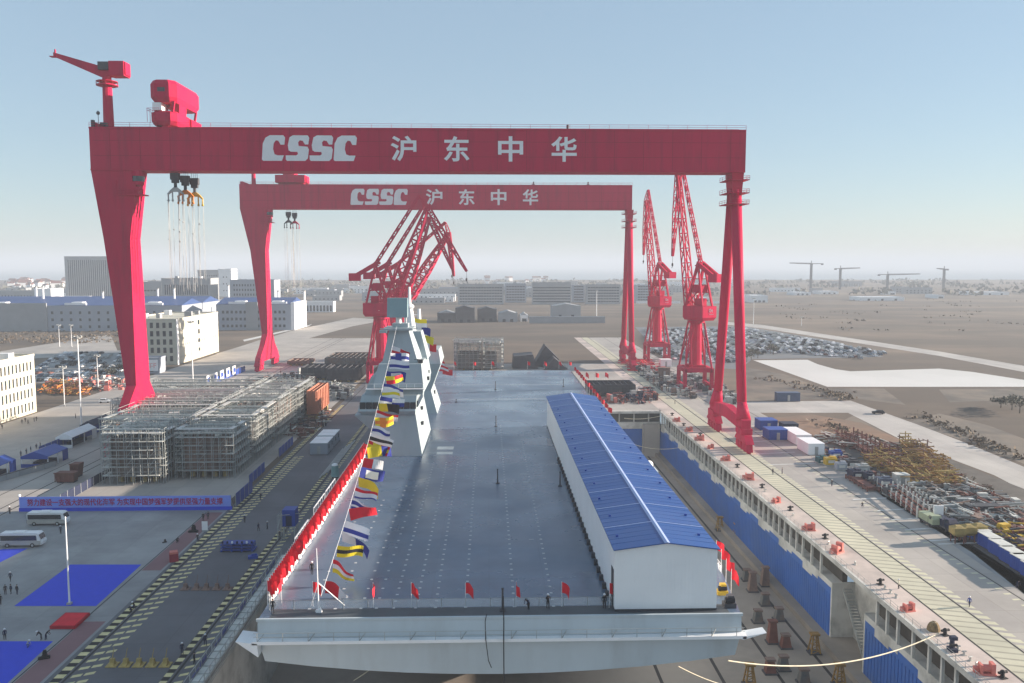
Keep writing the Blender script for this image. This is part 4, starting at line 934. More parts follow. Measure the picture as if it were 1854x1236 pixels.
def heap(name, poly, n, hmax, ms, ln=(1.5,5), th=(.12,.35), flat_=.25, kind='stuff', boxes=0, rnd=random.Random(5)):
    # a tangled stack nobody could count: bars laid over a ground polygon given as photo points
    P = [at(*p) for p in poly]; b = MB(); xs = [p.x for p in P]; ys = [p.y for p in P]
    def inside(x, y):
        c = False
        for i in range(len(P)):
            a, d = P[i], P[i-1]
            if (a.y > y) != (d.y > y) and x < (d.x-a.x)*(y-a.y)/(d.y-a.y)+a.x: c = not c
        return c
    k = 0; tries = 0
    while k < n and tries < n*30:
        tries += 1; x, y = rnd.uniform(min(xs),max(xs)), rnd.uniform(min(ys),max(ys))
        if not inside(x, y): continue
        b.k = rnd.randrange(len(ms)); L = rnd.uniform(*ln); a = rnd.choice((0,math.pi/2))+rnd.uniform(-.25,.25); z = rnd.uniform(.1,hmax)*rnd.random()**.4
        if k < boxes: b.cbox((x,y,0),(rnd.uniform(.8,2.4),rnd.uniform(.8,2.4),rnd.uniform(.5,hmax)), a)
        else:
            if rnd.random() < .25: b.beam((x,y,0),(x+rnd.uniform(-.4,.4),y,z+.6),rnd.uniform(*th))
            b.beam((x-math.cos(a)*L/2,y-math.sin(a)*L/2,z),(x+math.cos(a)*L/2,y+math.sin(a)*L/2,max(.1,z+rnd.uniform(-flat_,flat_)*hmax*.6)),rnd.uniform(*th))
        k += 1
    return struct(name, b, [M[m] for m in ms], kind)
heap('steel_scrap', [(395,700),(560,672),(575,690),(545,708),(430,716)], 420, 3.2, ['block_brown','steel','rust','dark','plank'], boxes=60)
heap('steel_scrap', [(560,700),(640,700),(640,722),(575,728)], 240, 3.4, ['steel','dark','scaf'], boxes=30)
heap('steel_scrap', [(545,728),(600,742),(588,775),(548,800),(520,790)], 220, 2.6, ['rust','dark','plank','block_brown'], boxes=30)
heap('scaffold_scrap', [(70,713),(90,694),(165,700),(160,716)], 420, 3.2, ['orange','ochre','ochre','rust'], ln=(2,5), th=(.2,.45))
heap('steel_scrap', [(75,700),(180,680),(228,690),(225,706),(170,708)], 240, 2.6, ['steel','block_brown','plank','pink'], boxes=50)
heap('steel_scrap', [(1185,700),(1230,720),(1262,722),(1240,690),(1180,668),(1140,660)], 520, 3.2, ['dark','steel','block_brown','plank','dark'], boxes=120)
heap('steel_scrap', [(1255,675),(1300,700),(1340,725),(1330,735),(1285,715),(1240,690)], 380, 2.8, ['dark','block_grey','plank','steel'], boxes=90)
heap('pipe_stack', [(1128,655),(1150,650),(1188,668),(1172,676)], 110, 2.2, ['redcloth','red','pink'], ln=(8,16), th=(.35,.6), flat_=.05)
heap('steel_scrap', [(1070,730),(1175,731),(1192,722),(1180,706),(1150,716)], 300, 3.4, ['navy','dark','steel','rust','pink'], boxes=40)
# far blocks beyond the stern
for (l,px0,px1,pyb,pyt,dep,m) in (('dark charcoal hull block beyond the right corner of the stern',1066,1150,718,697,14,'dark'),):
    p = at(px0,pyb); q = at(px1,pyb); ship_block(l, p.x,q.x,p.y,p.y+dep,.9,zat(pyt,p.y), M[m], 'ship sections beyond the stern')
p, q = at(822,672), at(912,672)
ship_block('dark red primed section inside the scaffold beyond the aft island', p.x+2,q.x-4,p.y+3,p.y+20,1,9, M['block_grey'], 'ship sections beyond the stern')
scaffold('tall open scaffold grid with bristling posts beyond the aft island', p.x,p.x+(q.x-p.x)*.55,p.y,p.y+22,zat(622,p.y), 'scaffolds beyond the stern'); scaffold('tall pale scaffold grid beside the gap beyond the stern', p.x+(q.x-p.x)*.58,q.x,p.y-2,p.y+20,zat(622,p.y), 'scaffolds beyond the stern')
for l,pts,yb in (('dark grey gabled hull section standing beyond the stern',[(985,668),(1004,648),(1028,668)],670),('dark grey peaked hull section behind the gabled one',[(966,664),(988,626),(1012,650),(1014,664)],664),('low dark slab of hull plates beside the gabled section',[(928,670),(930,645),(965,642),(975,670)],668)):
    Yb = at(900,yb).y; P = [aty(x_,y_,Yb) for x_,y_ in pts]; t = thing('hull_section', l, 'ship section', (P[0].x,Yb,0), 0, 'dark hull sections beyond the stern')
    b = MB(); b.prism([(a.x-P[0].x,max(0,a.z)) for a in P], 'y', 0, 16); obj('shell', b, M['dark'], t)
    b = MB()
    for i in range(6): b.beam((P[0].x-P[0].x+.3*i,i*2.6+.5,.3),(P[1].x-P[0].x,i*2.6+.5,P[1].z),.3)
    obj('frame', b, M['block_grey'], t)
# ---------------------------------------------------------------- banner, barriers, tents
pa, pb_ = at(36,926), at(415,926)
bn = thing('slogan_banner', 'long blue banner with red lettering stretched along the plaza barrier', 'banner', (pa.x,pa.y,0))
Wb, hb_ = pb_.x-pa.x, zat(893,pa.y)
b = MB(); b.box(0,Wb,-.06,.06,.85,hb_); obj('cloth', b, mat('banner_blue', (.22,.31,.85), .7, .06, .3), bn)
b = MB(); b.box(-.2,Wb+.2,-.02,.3,0,.85); obj('skirt', b, M['carpet'], bn)
tx = put_text('努力建设一支强大的现代化海军 为实现中国梦强军梦提供坚强力量支撑', 3, bn, (Wb/2,-.12,(hb_+.85)/2), mat('banner_red', (.40,.01,.12), .7), .03, fit=(Wb*.925,(hb_-.85)*.64))
b = MB()
for i in range(14): b.beam((i*Wb/13,.3,0),(i*Wb/13,.3,hb_),.12); b.beam((i*Wb/13,.3,hb_*.7),(i*Wb/13,1.8,0),.1)
obj('post', b, M['steel'], bn)
b = MB(); b.ball((0,.1,hb_+.3),.35); obj('lamp', b, M['white_paint'], bn)
def barrier(label, pts, h, m, group, posts=True):
    t = thing('barrier_fence', label, 'fence', (pts[0][0],pts[0][1],0), 0, group); o = Vector((pts[0][0],pts[0][1],0))
    b, c = MB(), MB()
    for a, d in zip(pts, pts[1:]):
        A, D = Vector((*a,0))-o, Vector((*d,0))-o; L = (D-A).length; n = max(1,int(L/3.2))
        for i in range(n):
            u, w = A.lerp(D,(i+.02)/n), A.lerp(D,(i+.98)/n); b.beam(u+Vector((0,0,h/2+.05)), w+Vector((0,0,h/2+.05)), .08, h-.1); c.beam(u, u+Vector((0,0,h+.12)), .14)
    obj('panel', b, m, t); obj('post', c, M['steel'], t); return t
barrier('long blue sheet fence along the road left of the scaffolds', [(-132,243),(-131,300),(-130,360)], 3.0, M['blue'], 'blue sheet fences')
barrier('blue sheet fence running on towards the far gantry foot', [(-130,364),(-129,440)], 3.0, M['blue'], 'blue sheet fences')
barrier('dark blue sheet fence along the road side of the front scaffold', [(-100.5,193),(-101,240)], 2.4, M['navy'], 'blue sheet fences')
barrier('blue sheet fence turning back from the right end of the banner', [(-58.8,190),(-58.6,203)], 3.2, M['blue'], 'blue sheet fences')
barrier('blue sheet barrier beside the front dock side scaffold', [(-61.2,209),(-61.2,224)], 2.6, M['blue'], 'blue sheet fences')
barrier('blue sheet barrier next to the white cabins', [(-61.4,240),(-61.4,258)], 2.6, M['blue'], 'blue sheet fences')
for i in range(5):
    x, y = at(402+i*19,694-i*3.5).xy; t = thing('notice_board', ORD[i]+' white notice board from the front along the blue fence', 'board', (-129.4+i*.2,381+i*9,0), 0, 'notice boards on the blue fence')
    b = MB(); b.box(-.15,.1,0,5.2,1.2,5.4); obj('board', b, M['white_paint'], t); b = MB(); b.box(.1,.14,.9,4.3,2.2,4.4); obj('picture', b, M['blue'], t); b = MB(); b.beam((0,.3,0),(0,.3,1.2),.15); b.beam((0,4.9,0),(0,4.9,1.2),.15); obj('post', b, M['steel'], t)
def tent(label, c, w, d, h, m, group):
    t = thing('shelter', label, 'shelter', (c[0],c[1],0), 0, group)
    b = MB(); b.loft([[(-w/2,-d/2,h),(w/2,-d/2,h),(w/2,-d/2,h+.12),(0,-d/2,h+1.5),(-w/2,-d/2,h+.12)],[(-w/2,d/2,h),(w/2,d/2,h),(w/2,d/2,h+.12),(0,d/2,h+1.5),(-w/2,d/2,h+.12)]]); obj('roof', b, m, t)
    for q in ((-w/2-.02,-w/2+.05,-d/2,d/2,h-.6,h),(-w/2,w/2,-d/2-.05,-d/2+.02,h-.6,h),(w/2-.1,w/2,d/2-3,d/2,0,h),(-w/2,w/2,-d/2,-d/2+.1,0,1)): b = MB(); b.box(*q); obj('side_sheet', b, m, t)
    for x in (-w/2+.15,w/2-.15):
        for y in (-d/2+.2,0,d/2-.2):
            b = MB(); b.beam((x,y,0),(x,y,h),.18); obj('post', b, M['white_paint'], t)
    b = MB(); b.cbox((0,0,0),(w*.5,d*.5,1.0)); b.cbox((w*.2,-d*.3,0),(.8,.8,1.6)); obj('bench', b, M['navy'], t)
    return t
tent('blue gabled shelter tent standing by the left crane rail', at(82,838).xy, 7.5, 11, 3.0, M['blue'], 'shelters by the left rail')
tent('blue shelter tent cut off at the picture edge', at(-6,858).xy, 6, 8, 3.0, M['blue'], 'shelters by the left rail')
tent('white roofed shelter behind the blue tent', (at(128,806).x,at(128,806).y+4), 5, 16, 3.2, M['white_paint'], 'shelters by the left rail')
tent('dark roofed shelter with white sides farther along the rail', (at(160,786).x,at(160,786).y+6), 4.5, 14, 3.0, M['navy'], 'shelters by the left rail')
for i,(px,py,l) in enumerate(((122,872,'dark red steel skip behind the left half of the banner'),(140,862,'taller dark red steel box beside the skip'))):
    t = thing('steel_skip', l, 'skip', at(px,py), 0, 'dark red skips'); w = 5 if i == 0 else 2.4
    b = MB(); b.loft([[(-w/2+.4,-1.3,.3),(w/2-.4,-1.3,.3),(w/2-.4,1.3,.3),(-w/2+.4,1.3,.3)],[(-w/2,-1.5,2.6+i),(w/2,-1.5,2.6+i),(w/2,1.5,2.6+i),(-w/2,1.5,2.6+i)]]); obj('body', b, M['rust'], t)
    b = MB()
    for k in range(5): b.beam((-w/2+.2+k*(w-.4)/4,-1.55,.3),(-w/2+.2+k*(w-.4)/4,-1.6,2.6+i),.16)
    b.box(-w/2-.1,w/2+.1,-1.65,-1.4,2.5+i,2.75+i); obj('rib', b, M['rust'], t); b = MB(); b.box(-w/2+.3,w/2-.3,-1,1,0,.3); obj('skid', b, M['dark'], t)
t = thing('low_wall', 'low grey panel wall running in from the left picture edge', 'wall', at(0,872)); b = MB()
for i in range(8): b.box(-14+i*4,-10.15+i*4,-.15,.15,0,1.5)
o = obj('panel', b, M['greywall'], t); o.rotation_euler = (0,0,R(72)); b = MB(); b.box(-14,18,-.25,.25,1.5,1.65); o = obj('coping', b, M['dark'], t); o.rotation_euler = (0,0,R(72))
# ---------------------------------------------------------------- carpets, stage, posts, plaza objects
def sheet_thing(name, label, cat, pts, m, z=.03, group=None):
    P = [at(*p) for p in pts]; c = sum(P, Vector())/len(P); b = MB(); b.prism([(p.x-c.x,p.y-c.y) for p in P], 'z', .018, z); o = obj(name, b, m, None, (c.x,c.y,0)); return tag(o, label, cat, group)
sheet_thing('carpet', 'bright blue carpet with the white flag pole standing on it', 'carpet', [(26,1097),(128,1022),(256,1022),(174,1097)], M['carpet'], group='blue carpets on the plaza')
sheet_thing('carpet', 'bright blue carpet at the lower corner of the plaza', 'carpet', [(-60,1161),(96,1161),(10,1240),(-60,1300)], M['carpet'], group='blue carpets on the plaza')
sheet_thing('carpet', 'small blue carpet beside the minibuses', 'carpet', [(-30,1002),(5,994),(50,993),(0,1018),(-30,1024)], M['carpet'], group='blue carpets on the plaza')
c = at(126,1128); t = thing('stage', 'low red carpeted stage between the two large blue carpets', 'stage', c)
b = MB(); P = [at(*p)-c for p in ((90,1139),(136,1139),(163,1114),(119,1114))]; b.prism([(p.x,p.y) for p in P], 'z', .02, .5); obj('platform', b, M['redcarpet'], t); b = MB(); b.prism([(p.x*.9,p.y*.9) for p in P], 'z', .502, .54); obj('carpet', b, M['redcloth'], t)
c = at(315,1015); t = thing('equipment_case', 'red box of equipment beside the yellow block marking', 'case', c); b = MB(); b.cbox((0,0,0),(1.6,1.6,1.5),.4); obj('body', b, mat('faded_red_box', (.30,.03,.05), .7), t); b = MB(); b.cbox((0,0,1.5),(1.4,1.4,.35),.4); obj('lid', b, M['pink'], t)
def pole(label, px, pb, pt, group, r=.14, lamps=True, ground=None):
    p = at(px, pb); h = zat(pt, p.y); t = thing('light_pole' if lamps else 'flag_pole', label, 'light pole' if lamps else 'flag pole', p, 0, group)
    b = MB(); b.tube((0,0,0),(0,0,h),r,r*.55,8); obj('mast', b, M['white_paint'], t); b = MB(); b.cbox((0,0,0),(.7,.7,.35)); obj('base', b, M['steel'], t)
    if lamps:
        b = MB(); b.tube((0,0,h-.8),(0,0,h-.6),1.3,n=8)
        for k in range(6): a = k*1.05; b.cbox((1.2*math.cos(a),1.2*math.sin(a),h-.6),(.6,.6,.6),a)
        obj('lamp_ring', b, M['steel'], t)
    else:
        b = MB(); b.ball((0,0,h),.16,6,4); obj('finial', b, M['white_paint'], t)
pole('tall white flag pole standing on the blue plaza carpet', 126, 1094, 930, None, .16, False)
G_ = 'tall light poles'
pole('tall light pole beside the left road, nearest the near gantry foot', 148, 776, 606, G_, .3)
pole('tall light pole rising behind the scaffolds by the cream office', 350, 706, 580, G_, .3)
pole('shorter light pole by the orange scrap heap', 117, 735, 660, G_, .2)
pole('light pole on the car park beyond the orange scrap', 178, 705, 640, G_, .2)
pole('far thin light pole by the earth strip', 108, 628, 586, G_, .22); pole('far thin light pole, right of its twin by the earth strip', 130, 628, 586, G_, .22)
pole('lone pale pole standing on the far brown field', 1080, 572, 526, G_, .5); pole('lone pale pole beyond the right pendulum leg', 1364, 588, 540, G_, .3); pole('thin pole on the far right field', 1451, 590, 574, G_, .3)
for r_,(y0,xs,m,lab) in enumerate(((1204,(204,228,252,276,300),'yellow','yellow stand with an upright rod in the near row across the dock road'),(1066,(336,356,374,393,412),'block_brown','dim brown stand with a rod in the farther row across the dock road'))):
    for i,px in enumerate(xs):
        t = thing('barrier_stand', f'{ORD[i]} {lab}', 'barrier stand', at(px,y0), 0, ('near' if r_ == 0 else 'far')+' row of barrier stands')
        b = MB(); b.prism([(-.75,0),(.75,0),(.3,.5),(.2,1.0),(-.2,1.0),(-.3,.5)], 'x', -.3, .3); b.cbox((0,0,0),(1.5,1.5,.14)); obj('base', b, M['ochre_pale' if m == 'yellow' else m], t)
        b = MB(); b.tube((0,0,1),(.25,.1,2.5),.06,.04,5); obj('rod', b, M['ochre_pale' if m == 'yellow' else m], t)
c = at(432,995); t = thing('pallet_stack', 'stack of dark blue steel frames standing on the dock road', 'steel frames', c)
for i in range(3):
    b = MB(); b.box(-3.2+i*.3,3.4-i*.2,-1.2,1.0,.25+i*.62,.4+i*.62)
    for x in (-3,-1,1,3): b.box(x-.15,x+.15,-1.3,1.1,.05+i*.62,.25+i*.62)
    obj('frame', b, M['blue'], t)
for k in range(7):
    b = MB(); b.cbox((-2.8+k*.95,-1.0,1.65),(.3,.3,.4)); obj('clamp', b, M['white_paint' if k % 3 == 2 else 'navy'], t)
t = thing('loose_frame', 'small dark blue frame lying right of the frame stack', 'steel frames', at(458,1010)); b = MB(); b.cbox((0,0,0),(1.8,1.2,.5),.3); b.cbox((.2,.1,.5),(1.0,.3,.3),.3); obj('frame', b, M['blue'], t)
# gangway scaffold along the left dock edge
t = thing('gangway', 'purple blue sheeted scaffold gangway along the left dock edge', 'gangway', (-39.6,104,0))
b = MB()
for i in range(24):
    y = i*2.2
    for x in (0,1.9): b.beam((x,y,0),(x,y,2.3),.1)
    b.beam((0,y,1.1),(1.9,y,1.1),.08)
for x in (0,1.9):
    for z in (.1,1.1,2.2): b.beam((x,0,z),(x,51,z),.09)
for k in range(4): b.beam((2.3,0,.3+k*.55),(2.3,51,.3+k*.55),.06)
obj('frame', b, M['steel'], t)
b = MB()
for i in range(16): b.box(-.06,.02,i*3.1,i*3.1+2.6,.2,1.05+(i%3)*.35)
obj('side_sheet', b, mat('purple_blue_sheet', (.10,.11,.26), .8, .2, .3), t); b = MB(); b.box(.1,1.85,0,51,.95,1.02); obj('walkway', b, M['plank'], t)
t = thing('gangway', 'blue topped stair tower against the left side of the warship', 'gangway', (-40.9,168,0))
b = MB(); b.cbox((0,0,2.8),(2.6,3,3.4)); obj('cabin', b, M['blue'], t); b = MB()
for x in (-2.2,-1.5): 
    for k in range(4): b.beam((x,-2+k,0),(x,-2+k,5.2),.1)
b.beam((-2.2,-2,5.2),(2.2,-1,5.4),.1); b.beam((-2.2,-2,2.6),(-2.2,1.4,4.6),.2); obj('frame', b, M['steel'], t)
b = MB(); b.box(-.6,.6,-1.56,-1.5,2.9,5.0); obj('door', b, M['navy'], t); b = MB()
for x in (-1.1,1.1):
    for y in (-1.3,1.3): b.beam((x,y,0),(x,y,2.8),.2)
for y in (-1.3,1.3): b.beam((-1.1,y,.3),(1.1,y,2.6),.14)
for x in (-1.1,1.1): b.beam((x,-1.3,2.7),(x,1.3,2.7),.16)
obj('leg_frame', b, M['steel'], t)
t = thing('tank', 'pale teal upright tank with a white cap beside the left dock edge', 'tank', (-40.6,216,0)); b = MB(); b.tube((0,0,.5),(0,0,3.4),1.1,.9,10); obj('vessel', b, mat('teal_paint', (.22,.36,.36), .5), t); b = MB(); b.ball((0,0,3.4),(.9,.9,.6),8,4,True); obj('cap', b, M['white_paint'], t)
b = MB()
for x in (-.7,.7): b.beam((x,0,0),(x,0,.6),.2)
obj('foot', b, M['dark'], t)
# white cabins, left
def cabin(name, label, cat, x0,x1,y0,y1,h, m, group, windows=3, face='y', roof=None):
    t = thing(name, label, cat, ((x0+x1)/2,(y0+y1)/2,0), 0, group); w, d = (x1-x0)/2,(y1-y0)/2
    b = MB(); b.box(-w,w,-d,d,.15,h)
    n = int(2*w/.6)
    for i in range(n): b.box(-w+.2+i*.6,-w+.35+i*.6,-d-.05,-d,.3,h-.15)
    n = int(2*d/.6)
    for i in range(n): b.box(w,w+.05,-d+.2+i*.6,-d+.35+i*.6,.3,h-.15); b.box(-w-.05,-w,-d+.2+i*.6,-d+.35+i*.6,.3,h-.15)
    obj('body', b, m, t); b = MB(); b.box(-w-.08,w+.08,-d-.08,d+.08,h,h+.12); obj('roof', b, roof or m, t)
    b = MB()
    for x in (-w,w):
        for y in (-d,d): b.cbox((x*.97,y*.97,0),(.3,.3,.15))
    obj('foot', b, M['dark'], t)
    for i in range(windows):
        b = MB(); yy = -d+(i+.5)*2*d/windows; b.box(w+.05,w+.09,yy-.5,yy+.5,h*.45,h*.78); obj('window', b, M['glass'], t)
    b = MB(); b.box(-.5,.5,-d-.09,-d-.05,.2,h*.75); obj('door', b, M['steel'], t)
    return t
for i in range(4):
    y0 = 243+i*4.9+(1.2 if i > 1 else 0); cabin('site_cabin', f'{ORD[i]} pale site cabin from the camera end of the row on the dock road', 'site cabin', -52.9,-47.8,y0,y0+4.5,3.5, M['bluewall'], 'pale site cabins in a row', 1, roof=M['white_paint'])
b = MB()
for i in range(5): b.tube((-44.5+i*.45,215+i*3,.25),(-44.5+i*.45,250+i*3,.25),.2,n=6)
tag(obj('pipe_bundle', b, M['steel']), 'bundle of pale pipes lying along the left dock edge', 'pipes')
# minibuses
def bus(label, px, py, rz=0):
    t = thing('minibus', label, 'minibus', at(px,py), rz, 'minibuses on the plaza')
    b = MB(); prof = [(-4.1,.45),(4.0,.45),(4.15,1.0),(4.0,1.7),(3.55,2.65),(3.2,2.85),(-3.9,2.85),(-4.1,2.6)]
    b.loft([[(x,-1.0,z) for x,z in prof],[(x,-1.08,z) for x,z in prof],[(x,1.08,z) for x,z in prof],[(x,1.0,z) for x,z in prof]]); obj('body', b, M['white_paint'], t)
    b = MB(); b.box(-4.05,3.95,-1.12,-1.085,.5,1.35); b.box(-4.05,3.95,1.085,1.12,.5,1.35); obj('lower_panel', b, mat('bus_beige', (.42,.40,.36), .45), t)
    for s in (-1,1):
        b = MB(); b.prism([(-3.8,1.45),(3.3,1.45),(3.2,2.45),(-3.8,2.45)], 'y', s*1.12-.02, s*1.12+.02); obj('side_window', b, M['glass'], t)
        for x in (-2.5,2.4):
            b = MB(); b.tube((x,s*.85,.45),(x,s*1.13,.45),.45,n=12); w = obj('wheel', b, M['black'], t); b = MB(); b.tube((x,s*1.12,.45),(x,s*1.16,.45),.24,n=10); obj('rim', b, M['steel'], w)
        b = MB(); b.box(4.05,4.17,s*.75-.2,s*.75+.2,.75,1.0); obj('headlight', b, M['helmet'], t)
    b = MB(); b.add([(4.08,-.95,1.6),(4.08,.95,1.6),(3.66,.9,2.55),(3.66,-.9,2.55)],[(0,1,2,3)]); obj('windscreen', b, M['glass'], t)
    b = MB(); b.cbox((-.5,0,2.85),(2.2,1.4,.18)); obj('roof_unit', b, M['white_paint'], t)
bus('white minibus parked just in front of the banner', 88, 949); bus('white minibus nearer the blue carpets', 42, 988)
def car_mesh(name, m, suv=False):
    b = MB(); h = .25 if suv else 0
    prof = [(-2.2,.35),(2.2,.35),(2.25,.75+h),(1.2,.95+h),(-2.1,1.0+h),(-2.25,.7)]
    b.loft([[(x,-.85,z) for x,z in prof],[(x,.85,z) for x,z in prof]])
    cab = [(-2.0 if suv else -1.7,1.0+h),(1.1,.97+h),(.45,1.42+h),(-1.5 if suv else -1.1,1.45+h)]
    b.loft([[(x,-.76+(.1 if z > 1.3 else 0),z) for x,z in cab],[(x,.76-(.1 if z > 1.3 else 0),z) for x,z in cab]])
    b.k = 1; b.prism([(-1.75 if suv else -1.45,1.05+h),(.98,1.04+h),(.45,1.36+h),(-1.35 if suv else -1.05,1.38+h)], 'y', -.79, .79); b.prism([(-.6,1.03+h),(.6,1.03+h),(.55,1.36+h),(-.55,1.36+h)], 'x', -1.85 if suv else -1.6, .86)
    b.k = 2
    for x in (-1.35,1.4):
        for s in (-1,1): b.tube((x,s*.62,.33),(x,s*.88,.33),.33,n=8)
    return mesh(name, b, [m, M['glass'], M['black']])
def car(label, px, py, rz, m, suv=False):
    t = thing('car', label, 'car', at(px,py), rz); h = .25 if suv else 0
    b = MB(); prof = [(-2.2,.35),(2.2,.35),(2.25,.75+h),(1.2,.95+h),(-2.1,1.0+h),(-2.25,.7)]; b.loft([[(x,-.88,z) for x,z in prof],[(x,.88,z) for x,z in prof]])
    b.loft([[(x,-.78,z) for x,z in ((-2.0,1+h),(1.1,.97+h),(.4,1.5+h),(-1.6,1.52+h))],[(x,.78,z) for x,z in ((-2.0,1+h),(1.1,.97+h),(.4,1.5+h),(-1.6,1.52+h))]]); obj('body', b, m, t)
    b = MB(); b.prism([(-1.75,1.05+h),(.95,1.04+h),(.4,1.42+h),(-1.45,1.43+h)], 'y', -.8, .8); obj('side_window', b, M['glass'], t); b = MB(); b.add([(1.08,-.7,1.02+h),(1.08,.7,1.02+h),(.46,.66,1.45+h),(.46,-.66,1.45+h)],[(0,1,2,3)]); obj('windscreen', b, M['glass'], t)
    for x in (-1.35,1.4):
        for s in (-1,1): b = MB(); b.tube((x,s*.64,.35),(x,s*.92,.35),.35,n=10); obj('wheel', b, M['black'], t)
car('white estate car driving on the road beside the near gantry foot', 190, 729, R(8), M['white_paint'], True)
car('dark red car parked by the rough verge of the left road', 172, 705, R(5), M['rust']); car('dark car with its shadow on the pale road right of the dock', 1590, 749, R(160), M['charcoal'])
# ---------------------------------------------------------------- buildings
def building(name, label, x0,x1,y0,y1,h, wall, wins=(), roof=None, parapet=.8, group=None, gear=0, lit=None):
    # wins: (face, columns, rows, width, height, z0, storey, margin)
    t = thing(name, label, 'building', ((x0+x1)/2,(y0+y1)/2,0), 0, group); w, d = (x1-x0)/2,(y1-y0)/2
    b = MB(); b.box(-w,w,-d,d,0,h); obj('wall', b, wall, t)
    b = MB(); b.box(-w-.15,w+.15,-d-.15,-d+.25,h,h+parapet); b.box(-w-.15,w+.15,d-.25,d+.15,h,h+parapet); b.box(-w-.15,-w+.25,-d+.25,d-.25,h,h+parapet); b.box(w-.25,w+.15,-d+.25,d-.25,h,h+parapet); b.box(-w+.3,w-.3,-d+.3,d-.3,h+.003,h+.1)
    rf = obj('roof', b, roof or wall, t); rnd = random.Random(int(x0*3+y0))
    for i in range(gear):
        b = MB(); b.cbox((rnd.uniform(-w*.8,w*.8),rnd.uniform(-d*.7,d*.7),h+.1),(rnd.uniform(2,5),rnd.uniform(2,4),rnd.uniform(1.2,3.5))); obj('roof_unit', b, M['white_paint'] if i % 2 else M['greywall'], rf)
    proto = {}; n = 0
    for (face,nc,nr,ww,wh,z0,st,mg) in wins:
        L = (2*w if face == 'y' else 2*d)-2*mg
        for r in range(nr):
            for c in range(nc):
                u = -L/2+(c+.5)*L/nc; z = z0+r*st
                if n >= 99: continue
                k = (face,ww,wh)
                if k not in proto:
                    b = MB()
                    if face == 'y': b.box(-ww/2,ww/2,-.08,.02,0,wh)
                    else: b.box(-.02,.08,-ww/2,ww/2,0,wh)
                    o = obj('window', b, M['glass'], t); proto[k] = o
                else: o = clone(proto[k], t)
                o.location = (u,-d,z) if face == 'y' else (w,u,z); n += 1
    return t
building('office_block', 'cream office block with slit windows at the left picture edge', -200,-173.5,264,319.5,21.6, M['cream'], (('x',22,4,.85,3.2,1.2,5.1,1.5),('y',4,2,1.8,2.2,6,6,2)), gear=3)
t = COL.objects['office_block']
b = MB(); b.box(-6,-2,20,24,22,29); b.box(4,6,8,10,22,30); obj('stair_house', b, M['cream'], t)
building('office_block', 'cream five storey office block beyond the near gantry foot, one side sunlit', -207,-175.8,470.7,543,25.2, M['cream'], (('y',8,5,1.7,3.0,2.0,4.7,1.5),('x',18,1,.5,1.2,10,5,4),('x',1,4,3,2.8,3.5,5.6,10)), gear=5)
t = COL.objects['office_block.001']; b = MB()
for r in range(4): b.box(16.0,16.06,-35,35,3.4+r*5.2,4.4+r*5.2)
obj('sill_band', b, mat('cream_shade_band', (.50,.48,.40), .8), t); b = MB(); b.box(15.95,16.2,-37.1,-34.5,0,25.7); obj('corner_panel', b, M['white_paint'], t)
building('gate_house', 'small white gate house with a sign board below the cream office', -181,-171,432,441,7.6, M['bluewall'], (('y',3,1,1.5,2,1,3,3),))
t = COL.objects['gate_house']; b = MB(); b.box(-1.5,4.6,-4.75,-4.55,1.4,7.2); sb = obj('sign_board', b, M['white_paint'], t); b = MB()
for k in range(3): b.box(-.9+k*1.7,-.7+k*1.7,-4.82,-4.77,3,5.6); b.box(-.5+k*1.7,.4+k*1.7,-4.82,-4.77,3.4+k*.4,3.6+k*.4); b.box(-.5+k*1.7,.3+k*1.7,-4.82,-4.77,5.2,5.4)
obj('sign_stroke', b, M['redcloth'], sb)
M['hall_roof'] = mat('dull_blue_roof', (.03,.07,.21), .5, .1, .02)
def hall(label, x0,x1,y0,y1,h, cols, group, spans=2):
    t = building('plant_hall', label, x0,x1,y0,y1,h, M['bluewall'], (('y',cols,3,2.0,2.4,2.5,6.0,4),), group=group, gear=0, parapet=.3); w, d = (x1-x0)/2,(y1-y0)/2
    b = MB(); s = 2*d/spans
    for k in range(spans): b.prism([(-d+k*s,h+.4),(-d+k*s+s,h+.4),(-d+k*s+s/2,h+5.5)], 'x', -w, w)
    rf = obj('ridge_roof', b, M['hall_roof'], t)
    for i in range(max(2,int(w/28))):
        x = -w+(i+.6)*2*w/max(2,int(w/28)); b = MB(); b.box(x-9,x+9,-d+1,-d+3,h+.4,h+2.4); b.box(x-4,x+5,-d+3,-d+10,h+.4,h+3.2); obj('roof_monitor', b, M['white_paint'], t)
    b = MB(); b.box(-w*.2,w*.12,-d-1.2,-d-.1,0,h+2.5); obj('entrance_bay', b, M['greywall'], t)
hall('long pale plant hall with blue roof and many windows, left of the near gantry leg', -520,-262,716,816,21.5, 32, 'blue roofed plant halls', 2)
hall('pale plant hall with blue roof seen between the two gantry legs', -235,-171,722,770,22, 15, 'blue roofed plant halls', 1)
b = MB(); b.box(0,3,-23.9,23.9,0,24); t = COL.objects['plant_hall.001']; o = obj('end_wall', b, M['white_paint'], t, (32,0,0))  # sunlight on the hall end painted in as a white wall
for k in range(10):
    t = thing('chimney', ORD[k]+' slim white vent stack from the left on the plant hall roofs', 'vent stack', (-505+k*38,740+(k%3)*30,22), 0, 'vent stacks'); b = MB(); b.tube((0,0,0),(0,0,9+k%4*2),.9,n=8); obj('stack', b, M['white_paint'], t); b = MB(); b.tube((0,0,9+k%4*2),(0,0,10+k%4*2),1.2,n=8); obj('cap', b, M['steel'], t)
building('office_tower', 'tall grey office tower with vertical stripes behind the plant hall', -652,-575,1300,1345,69, M['greywall'], (('y',22,1,1.4,58,6,50,4),))
building('office_block', 'grey block with fine upright windows right of the near gantry leg', -389,-331,1000,1030,40, M['greywall'], (('y',20,2,1.4,12,6,15,3),), gear=3)
